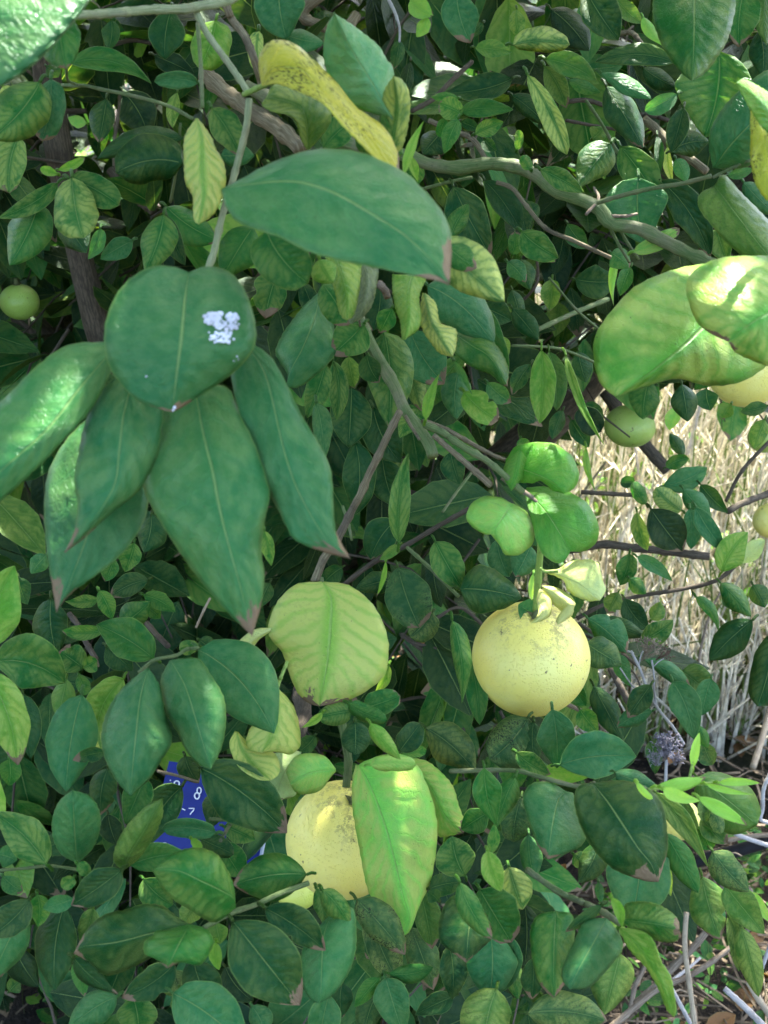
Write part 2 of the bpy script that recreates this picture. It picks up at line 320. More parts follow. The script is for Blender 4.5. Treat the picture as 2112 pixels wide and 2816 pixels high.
def leafs(text):
    for ln in text.strip().splitlines():
        ln = ln.split('#')[0].strip()
        if not ln: continue
        k = ln.split(); t = k[0]; bx, by, tx, ty, w, dcm = map(float, k[1:7]); sh, col = k[7], k[8]
        o = {a.split('=')[0]: a.split('=')[1] for a in k[9:] if '=' in a}
        sc = tsc(t); B, T = px(t, [(bx, by), (tx, ty)]); w *= sc; d0 = dcm / 100
        r = random.Random(hash((round(bx * 7), round(by * 13), t == 'Z', ord(t))) & 0xffff)
        bend = float(o.get('b', (r.random() - .5) * .16 * np.linalg.norm(T - B) / sc)) * sc
        a = float(o.get('a', (r.random() - .5) * .5)); burn = float(o.get('B', 0 if r.random() < .82 else r.random() * .7))
        n = 15; q = np.linspace(0, 1, n)[:, None]; L = np.linalg.norm(T - B); dirv = (T - B) / L; nv = np.array([dirv[1], -dirv[0]])
        Mp = B + (T - B) * q + nv * bend * (4 * q * (1 - q)) * (1 - .2 * (q - .5))
        wl, wr = w * (.5 + a / 2 * .5), w * (.5 - a / 2 * .5)
        qt = q[:, 0]; pr = shape_at(sh, qt ** (.86 + .32 * r.random()))
        tg = np.gradient(Mp, axis=0); tg /= np.linalg.norm(tg, axis=1)[:, None]; nn = np.stack([tg[:, 1], -tg[:, 0]], 1)
        jl = 1 + wob(n, 5, .085, r); jr = 1 + wob(n, 5, .085, r)
        if burn > .45 and r.random() < .7:                   # a bite out of the margin
            c = .35 + r.random() * .5; (jl if r.random() < .5 else jr)[:] *= 1 - .35 * np.exp(-((qt - c) / .05) ** 2)
        Lp = Mp + nn * (wl * pr * jl)[:, None]; Rp = Mp - nn * (wr * pr * jr)[:, None]
        Lm = L * d0 / FPX
        dt = float(o.get('dt', (r.random() - .45) * .45)) * Lm; arch = float(o.get('arch', -r.random() * .12)) * Lm
        d = d0 + dt * qt + arch * np.sin(np.pi * qt)
        W = max(wl, wr) * 1.12; sg = 1 if r.random() < .45 else -1; sg *= 1 - r.random() * .4
        roll = (r.random() - .5) * .5
        eL = (sg * math.sqrt(W*W - wl*wl) + roll * wl) * d0 / FPX * pr; eR = (sg * math.sqrt(W*W - wr*wr) - roll * wr) * d0 / FPX * pr
        mb = MB(); v = leaf_grid(mb, Mp, Lp, Rp, d, eL, eR, col, burn, r, 2)
        b3 = at(B, d0)[0]; side = at(B - dirv * min(24, L * .12) , d0 + .006)[0]
        petiole(mb, side, b3, .0009 + .0004 * r.random(), col)
        ALL.append((L * w, mb, b3, None))
def hero(t, M_, L_, R_, d0, d1, col, eL=.01, eR=.01, arch=-.01, burn=0, label=None, n=34, na=6, bumpy=1.0):
    Mp, Lp, Rp = (spline(px(t, p), n) for p in (M_, L_, R_))
    r = random.Random(int(abs(Mp).sum())); q = np.linspace(0, 1, n)
    wv = np.sin(q * 120) * .5 + wob(n, 9, .6, r)                 # crenate margin
    for E in (Lp, Rp):
        o = E - Mp; E += o / (np.linalg.norm(o, axis=1)[:, None] + 1) * wv[:, None] * 2.2
    pr = np.sin(np.pi * q) ** .6
    d = d0 + (d1 - d0) * q + arch * np.sin(np.pi * q)
    mb = MB(); leaf_grid(mb, Mp, Lp, Rp, d, eL * pr, eR * pr, col, burn, r, na, bumpy)
    b3 = at(Mp[0], d0)[0]
    ALL.append((1e9, mb, b3, label))
# ------------------------------------------------------------------ the large near leaves, traced one by one
hero('Z', [(408,587),(400,640),(393,720),(383,800),(372,890)], [(408,588),(370,575),(320,578),(262,620),(230,690),(226,760),(245,810),(290,860),(345,884),(372,890)],
     [(408,588),(450,575),(500,590),(535,640),(552,710),(545,760),(500,810),(440,850),(395,880),(372,890)], .42, .40, 'b', .004, .016, -.012, .18, 'round blue-green leaf splashed with white bird droppings')
hero('Z', [(478,409),(560,395),(640,392),(720,415),(800,460),(870,505),(930,560),(972,614)], [(478,407),(520,385),(600,345),(690,322),(780,330),(870,370),(905,400),(950,450),(975,510),(972,614)],
     [(478,412),(488,450),(520,485),(600,510),(660,540),(750,565),(850,585),(930,602),(972,614)], .42, .38, 'b', .022, -.004, -.012, .1, 'broad blue-green leaf lying across the stem')
hero('Z', [(565,185),(590,148),(650,150),(700,192),(750,242),(800,292),(840,340),(862,376)], [(565,185),(558,130),(575,95),(600,85),(640,95),(680,130),(730,180),(770,230),(830,275),(860,330),(862,376)],
     [(565,185),(600,180),(650,200),(700,225),(740,270),(780,310),(820,350),(850,372),(862,376)], .47, .45, 'z', .03, -.012, -.02, .12, 'curled yellow leaf with rusty blotches at its base')
hero('Z', [(848,258),(805,180),(770,125),(745,80),(722,28)], [(848,258),(790,240),(745,222),(712,170),(698,120),(706,60),(722,28)],
     [(848,258),(852,215),(850,150),(835,128),(815,95),(770,60),(722,28)], .50, .47, 'c', .02, .012, .01, 0, 'pale blue-green leaf pointing upwards', bumpy=1.6)
hero('Z', [(835,345),(850,290),(858,230),(850,165)], [(835,345),(826,300),(820,260),(828,200),(850,165)], [(835,345),(868,320),(884,260),(886,205),(868,172),(850,165)], .52, .48, 'm', .01, .012, .0, 0)
hero('Z', [(255,742),(180,830),(100,930),(0,1020),(-70,1100)], [(250,738),(150,745),(80,790),(20,850),(-40,910),(-70,1010),(-75,1100)],
     [(256,748),(240,800),(200,880),(120,970),(50,1040),(-10,1090),(-70,1105)], .43, .39, 'b', .012, .006, -.014, 0)
hero('Z', [(295,792),(268,890),(258,970),(250,1040),(225,1090),(180,1150),(140,1193)], [(290,792),(225,835),(185,910),(168,980),(160,1040),(168,1090),(160,1150),(140,1193)],
     [(298,792),(350,860),(347,940),(335,1000),(300,1060),(240,1110),(185,1160),(140,1193)], .435, .40, 'b', .006, .014, -.012, .32, 'grey-green leaf with a browned drawn-out tip')
hero('Z', [(270,850),(225,960),(205,1060),(190,1150),(150,1260),(122,1323)], [(262,850),(160,930),(108,1010),(95,1090),(100,1180),(112,1260),(122,1323)],
     [(278,850),(318,960),(322,1060),(312,1125),(270,1190),(210,1240),(150,1285),(122,1323)], .47, .43, 'b', .008, .004, -.012, .3)
hero('Z', [(420,835),(440,940),(460,1020),(475,1100),(495,1180),(520,1270),(545,1374)], [(408,835),(345,880),(330,950),(308,1030),(320,1080),(360,1150),(420,1240),(480,1310),(520,1350),(545,1374)],
     [(430,835),(490,835),(520,900),(550,960),(582,1060),(575,1110),(565,1180),(572,1240),(565,1300),(545,1374)], .44, .405, 'b', .010, .010, -.014, .16, 'long hanging blue-green leaf in the middle of the near cluster')
hero('Z', [(530,740),(570,800),(590,870),(610,960),(635,1040),(670,1110),(710,1170),(757,1207)], [(522,745),(500,800),(508,860),(535,960),(560,1030),(595,1090),(620,1140),(640,1168),(700,1192),(757,1207)],
     [(538,738),(585,770),(620,830),(655,900),(685,950),(710,1000),(718,1040),(720,1100),(728,1155),(757,1207)], .45, .41, 'b', .006, .012, -.012, .42, 'twisted olive-green leaf with a dead brown tip')
hero('Z', [(697,1257),(715,1290),(714,1350),(708,1420),(700,1470),(690,1526)], [(692,1256),(640,1262),(600,1300),(580,1350),(585,1380),(610,1410),(625,1460),(645,1500),(668,1520),(690,1526)],
     [(700,1256),(748,1262),(790,1290),(820,1330),(838,1380),(838,1420),(830,1460),(790,1495),(740,1517),(690,1526)], .70, .67, 'y', .016, .010, -.006, .3, 'drooping yellow leaf with green veins and a brown edge')
hero('Z', [(775,1652),(800,1700),(830,1780),(850,1850),(872,1940),(885,1985),(870,2024)], [(768,1652),(760,1690),(762,1750),(775,1830),(788,1900),(797,1930),(820,1965),(848,2008),(870,2024)],
     [(785,1645),(830,1632),(895,1648),(920,1690),(940,1750),(945,1810),(932,1900),(905,1960),(886,2010),(870,2024)], .71, .68, 'X', .012, .012, -.014, 0, 'bright lime leaf hanging in front of the lower fruit')
hero('Z', [(870,1637),(930,1700),(960,1760),(1001,1800)], [(868,1640),(905,1700),(930,1760),(945,1806),(975,1806),(1001,1800)], [(872,1635),(925,1645),(972,1690),(992,1740),(1005,1778),(1001,1800)],
     .75, .73, 'X', .01, .01, -.01, .12, 'second lime leaf half behind the bright one')
hero('Z', [(1640,640),(1540,690),(1480,745),(1420,795),(1370,830),(1333,857)], [(1625,600),(1560,572),(1500,572),(1430,590),(1370,620),(1330,660),(1292,710),(1281,750),(1290,810),(1308,842),(1333,857)],
     [(1680,680),(1670,770),(1610,822),(1531,834),(1464,819),(1392,836),(1333,857)], .60, .53, 'M', .03, .03, -.03, 0, 'large glossy leaf mottled green and yellow', bumpy=1.8)
hero('Z', [(1760,610),(1700,655),(1640,688),(1605,712),(1573,738)], [(1750,600),(1700,556),(1640,552),(1560,556),(1505,580),(1482,612),(1488,655),(1508,700),(1545,726),(1573,738)],
     [(1770,640),(1740,770),(1690,795),(1640,785),(1590,762),(1573,738)], .50, .47, 'M', .03, .015, -.02, .1, 'glossy mottled leaf folded over the large one', bumpy=1.8)
hero('Z', [(1500,-60),(1500,50),(1498,120),(1494,174)], [(1430,-60),(1410,0),(1412,50),(1428,95),(1450,130),(1475,160),(1494,174)], [(1570,-60),(1590,0),(1583,50),(1570,90),(1545,130),(1520,160),(1494,174)],
     .60, .57, 'g', .014, .014, -.01, 0)
hero('C', [(1310,1090),(1400,960),(1530,820),(1740,620)], [(1300,1088),(1276,950),(1295,820),(1380,680),(1500,560),(1659,450),(1740,520)], [(1320,1092),(1400,1096),(1560,1060),(1700,900),(1780,700),(1740,620)], .63, .60, 'b', .012, .014, -.01)
hero('C', [(1310,1200),(1450,1380),(1600,1580),(1780,1800)], [(1295,1210),(1215,1260),(1212,1350),(1290,1460),(1400,1580),(1600,1740),(1780,1800)], [(1320,1190),(1370,1130),(1480,1240),(1600,1360),(1760,1560),(1780,1800)], .63, .58, 'n', .012, .02, -.01, 0, 'pale underside of a leaf with one edge rolled up')
hero('C', [(1600,640),(1640,800),(1660,1000),(1700,1320)], [(1590,645),(1545,720),(1545,900),(1545,1020),(1575,1180),(1640,1290),(1700,1325)], [(1640,640),(1760,800),(1780,1000),(1760,1200),(1700,1325)], .53, .50, 'z', .01, .01, -.005, .2)
hero('C', [(1800,900),(1640,700),(1540,590),(1455,535)], [(1800,860),(1700,640),(1600,560),(1500,512),(1455,535)], [(1780,940),(1660,860),(1580,770),(1500,620),(1455,535)], .50, .47, 'l', .012, .0, -.008)
hero('Z', [(240,-60),(150,60),(60,150),(-60,220)], [(235,-70),(108,50),(95,75),(40,150),(-30,190),(-60,222)], [(180,-120),(40,-60),(-60,40),(-80,150),(-60,218)], .40, .37, 'b', .01, .006, -.01)
hero('A', [(330,-80),(370,100),(400,300),(425,445)], [(320,-80),(225,120),(235,270),(300,390),(370,435),(425,445)], [(345,-80),(450,80),(520,200),(515,300),(480,400),(425,445)], .52, .49, 'g', .012, .006, -.01, .15)
hero('A', [(1275,765),(1310,900),(1310,1100),(1320,1250),(1288,1452)], [(1268,765),(1195,880),(1188,1020),(1200,1180),(1248,1275),(1252,1350),(1262,1430),(1288,1452)],
     [(1285,765),(1370,880),(1400,960),(1455,1060),(1465,1180),(1430,1310),(1370,1400),(1288,1452)], .52, .49, 'y', .012, .014, -.01, .0, 'narrow yellow leaf hanging below the twig', bumpy=1.6)
hero('B', [(340,970),(330,800),(290,700),(180,650),(60,640)], [(330,970),(290,900),(270,800),(210,740),(120,720),(45,680),(60,640)], [(350,970),(470,830),(485,720),(400,620),(250,560),(120,545),(60,640)], .53, .49, 'n', -.012, .016, -.01)
hero('E', [(415,240),(380,400),(300,600),(230,730),(190,850)], [(405,235),(300,330),(190,480),(130,610),(150,680),(205,770),(190,850)], [(425,240),(500,430),(530,590),(480,680),(380,780),(270,855),(190,850)], .66, .62, 'b', .02, .012, -.015)
hero('E', [(1285,500),(1400,580),(1520,660),(1630,842)], [(1280,495),(1380,470),(1500,520),(1590,620),(1640,740),(1630,842)], [(1285,505),(1280,620),(1400,720),(1520,770),(1590,840),(1630,842)], .64, .60, 'g', .02, .012, -.01, .1)
hero('E', [(520,10),(560,130),(590,270),(592,415)], [(450,10),(480,120),(510,230),(530,340),(560,405),(592,415)], [(690,10),(680,120),(668,240),(650,340),(625,400),(592,415)], .56, .53, 'l', .012, .012, -.01)
hero('E', [(700,40),(720,160),(700,300),(620,440)], [(660,40),(655,200),(640,330),(600,420),(620,440)], [(800,50),(790,160),(760,300),(700,390),(620,440)], .58, .55, 'u', .012, .012, -.01)
hero('E', [(1010,120),(990,240),(990,400),(968,540)], [(880,120),(885,230),(900,330),(935,440),(945,535),(968,540)], [(1110,140),(1060,260),(1075,400),(1050,480),(968,540)], .55, .51, 'l', .014, .014, -.01, 0, 'yellow-green leaf with black blotches')
hero('E', [(1090,240),(1130,400),(1190,520),(1275,655)], [(1075,240),(1062,380),(1080,480),(1140,570),(1190,630),(1275,655)], [(1100,240),(1170,310),(1195,430),(1295,475),(1298,580),(1275,655)], .57, .54, 'm', .012, .014, -.01)
hero('M', [(522,96),(620,220),(720,370),(820,520),(900,620),(950,738)], [(515,96),(440,105),(400,180),(410,280),(450,390),(510,495),(575,580),(650,650),(760,700),(880,736),(950,738)],
     [(530,94),(700,78),(830,100),(930,170),(985,270),(1005,400),(1010,520),(985,620),(950,738)], .60, .57, 'd', .012, .014, -.012, .62, 'big dark green leaf with a browned lower edge')
hero('M', [(350,150),(300,210),(260,380),(233,592)], [(345,148),(250,92),(130,98),(70,190),(100,320),(130,420),(170,510),(233,592)], [(355,152),(405,175),(420,300),(480,440),(430,520),(330,560),(233,592)], .62, .59, 'b', .014, .012, -.01, .62, 'leaf with a wide dead brown corner')
hero('M', [(715,985),(850,1000),(980,1020),(1085,1050)], [(715,980),(735,880),(850,862),(960,890),(1050,950),(1080,1000),(1085,1050)], [(715,992),(780,1060),(900,1110),(1010,1130),(1060,1120),(1090,1095),(1085,1050)], .57, .54, 'g', .012, .01, -.01, .4)
hero('M', [(700,1040),(800,1130),(900,1260),(980,1420),(1045,1612)], [(697,1045),(760,1180),(860,1290),(940,1420),(1000,1560),(1045,1612)], [(705,1035),(830,1055),(910,1110),(970,1260),(1030,1360),(1060,1560),(1045,1612)], .57, .53, 'l', .012, -.006, -.012, 0, 'long narrow leaf hanging from the lower shoot')
hero('M', [(612,975),(540,1110),(450,1270),(372,1430)], [(605,972),(480,985),(400,1120),(330,1280),(328,1370),(372,1432)], [(620,978),(700,1080),(712,1180),(620,1310),(500,1420),(372,1432)], .58, .55, 'b', .014, .012, -.01, 0, 'leaf with sooty dark blotches')
hero('M', [(285,925),(275,1100),(270,1300),(275,1490)], [(278,925),(170,950),(118,1050),(130,1220),(170,1380),(230,1460),(275,1490)], [(292,925),(390,950),(405,1090),(385,1260),(340,1400),(275,1490)], .60, .57, 'g', .014, .012, -.01, .35)
hero('J', [(500,615),(490,500),(480,350),(470,143)], [(495,615),(400,560),(340,450),(335,340),(380,220),(470,143)], [(505,615),(600,520),(655,380),(640,260),(580,180),(470,143)], .60, .56, 'b', .012, .012, -.01, 0, 'smooth oval blue-green leaf standing upright')
hero('J', [(800,660),(840,560),(920,430),(1055,196)], [(790,662),(735,600),(755,480),(840,350),(960,240),(1055,196)], [(810,658),(910,580),(990,460),(1050,320),(1055,196)], .58, .55, 'n', .01, .012, -.01)
hero('J', [(1530,905),(1500,830),(1300,730),(1150,665),(984,660)], [(1528,900),(1515,760),(1450,620),(1380,545),(1250,515),(1110,560),(984,660)], [(1530,910),(1390,1000),(1250,930),(1130,860),(1050,780),(984,662)], .53, .50, 'g', .016, .012, -.015, 0, 'ribbed fresh green leaf lying flat among the dark ones', bumpy=1.6)
hero('J', [(1222,1010),(950,1080),(750,1130),(550,1155),(478,1200)], [(1220,1005),(1130,950),(1050,890),(920,882),(820,915),(730,930),(640,970),(560,1050),(478,1200)], [(1222,1015),(1100,1150),(960,1240),(800,1320),(680,1342),(580,1260),(478,1202)], .57, .54, 'd', .012, .014, -.012, .3, 'dark leaf with a chewed upper edge')
hero('J', [(1230,1008),(1150,1160),(1085,1297)], [(1222,1008),(1100,1040),(1000,1058),(990,1080),(935,1130),(940,1205),(1010,1240),(1085,1297)], [(1238,1010),(1340,1045),(1388,1120),(1360,1200),(1290,1278),(1170,1262),(1085,1297)], .51, .48, 'g', .012, .012, -.01, .1, 'blunt leaf catching a patch of light')
hero('G', [(960,1010),(910,1200),(880,1450),(856,1700),(845,1840)], [(952,1008),(800,1130),(700,1280),(655,1450),(680,1600),(760,1750),(845,1840)], [(966,1012),(1040,1130),(1070,1300),(1115,1480),(1040,1620),(960,1740),(845,1840)], .55, .52, 'b', .014, .016, -.012, 0, 'dark glossy leaf with strongly puckered veins', bumpy=1.5)
hero('G', [(1105,960),(1200,1130),(1270,1350),(1365,1665)], [(1098,962),(1042,1100),(1080,1300),(1160,1450),(1210,1560),(1290,1640),(1365,1668)], [(1112,956),(1280,950),(1370,1060),(1450,1200),(1465,1350),(1440,1530),(1365,1668)], .56, .53, 'b', .012, .014, -.01)
hero('K', [(480,960),(435,1110),(420,1440),(405,1522)], [(470,960),(330,1120),(290,1250),(300,1400),(350,1500),(405,1524)], [(490,960),(620,900),(650,1080),(630,1260),(560,1400),(480,1490),(405,1524)], .61, .57, 'b', .014, .014, -.01)
hero('K', [(1400,790),(1390,960),(1375,1100),(1362,1262)], [(1390,790),(1240,850),(1185,1020),(1200,1130),(1280,1200),(1362,1262)], [(1410,790),(1500,960),(1530,1090),(1450,1180),(1362,1262)], .60, .57, 'd', .012, .014, -.01, .3)

hero('Q', [(375,660),(500,700),(600,745),(665,802)], [(370,640),(420,572),(500,550),(600,553),(690,608),(730,690),(718,765),(665,802)], [(380,685),(430,742),(500,752),(545,742),(600,785),(665,802)], .675, .65, 'N', .012, .006, -.012, 0, n=26, na=4)
hero('Q', [(442,588),(425,690),(400,785)], [(438,588),(372,650),(362,730),(400,785)], [(448,590),(482,650),(465,725),(400,785)], .655, .645, 'N', .006, .01, .004, 0, n=18, na=3)
hero('Q', [(405,850),(372,895),(335,950),(300,1002)], [(400,848),(340,818),(250,820),(190,870),(180,930),(212,968),(262,1000),(300,1002)], [(412,850),(482,900),(514,980),(502,1050),(445,1100),(372,1104),(345,1062),(300,1002)], .665, .64, 'L', .012, .012, -.012, 0, 'small lime leaf with a bitten-off tip', n=26, na=4)
hero('Q', [(468,782),(560,880),(625,975),(690,1085)], [(462,790),(490,900),(515,1000),(545,1085),(600,1135),(655,1138),(690,1085)], [(474,772),(560,768),(700,800),(790,870),(832,980),(815,1045),(760,1085),(690,1085)], .68, .655, 'N', -.006, .016, -.014, 0, n=26, na=4)
hero('Q', [(560,1182),(640,1205),(740,1250),(835,1326)], [(560,1176),(625,1172),(690,1135),(770,1124),(825,1142),(842,1200),(864,1275),(835,1326)], [(560,1188),(620,1208),(662,1235),(672,1275),(725,1312),(785,1330),(835,1326)], .70, .675, 'Y', .006, .008, -.004, 0, 'pale creamy leaf on the fruit stalk', n=28, na=4)
hero('Q', [(552,1256),(620,1295),(670,1335),(706,1362)], [(552,1252),(620,1262),(688,1298),(712,1340),(706,1362)], [(552,1262),(572,1312),(612,1352),(655,1382),(695,1378),(706,1362)], .69, .675, 'Y', .006, .01, .002, 0, n=20, na=3)
hero('Q', [(690,1350),(672,1400),(630,1444)], [(680,1345),(640,1385),(618,1425),(630,1444)], [(712,1350),(700,1395),(665,1425),(630,1444)], .672, .668, 'Y', .003, .003, 0, 0, n=14, na=3)
hero('Q', [(540,1270),(568,1330),(560,1400),(498,1438)], [(536,1270),(524,1320),(532,1385),(498,1438)], [(545,1270),(592,1320),(594,1390),(560,1422),(498,1438)], .685, .66, 'Y', .004, .008, 0, 0, n=20, na=3)
hero('R', [(775,822),(770,930),(748,1035),(706,1102)], [(770,822),(714,885),(668,970),(636,1050),(655,1092),(706,1102)], [(780,822),(846,900),(873,1000),(874,1075),(830,1112),(775,1100),(706,1102)], .66, .645, 'y', .01, .012, -.006, 0, 'twisted yellow leaf hanging by its stalk', n=28, na=4)
hero('R', [(596,1010),(620,1090),(670,1160),(745,1222)], [(590,1008),(566,1060),(588,1130),(620,1180),(680,1216),(745,1222)], [(604,1012),(652,1062),(700,1085),(765,1105),(788,1160),(776,1202),(745,1222)], .655, .64, 'y', -.006, .012, .004, 0, n=22, na=4)
hero('R', [(870,1098),(800,1200),(760,1332)], [(860,1094),(760,1108),(688,1200),(688,1270),(718,1312),(760,1332)], [(880,1100),(872,1180),(862,1280),(805,1308),(760,1332)], .70, .68, 'W', .006, .008, -.004, .75, 'pale leaf underside with one dead brown side', n=24, na=4)
hero('R', [(1030,1178),(920,1190),(830,1240)], [(1030,1172),(985,1118),(920,1108),(850,1120),(814,1180),(830,1240)], [(1030,1186),(965,1262),(890,1288),(850,1272),(830,1240)], .69, .665, 'L', .008, .014, -.008, 0, n=22, na=4)
hero('R', [(748,566),(650,620),(570,680),(512,735)], [(748,558),(680,563),(600,620),(540,680),(508,712),(512,735)], [(748,574),(690,615),(655,672),(625,726),(575,712),(512,735)], .67, .655, 'Y', .006, .01, 0, .25, 'curled cream leaf with rusty stains', n=22, na=4)

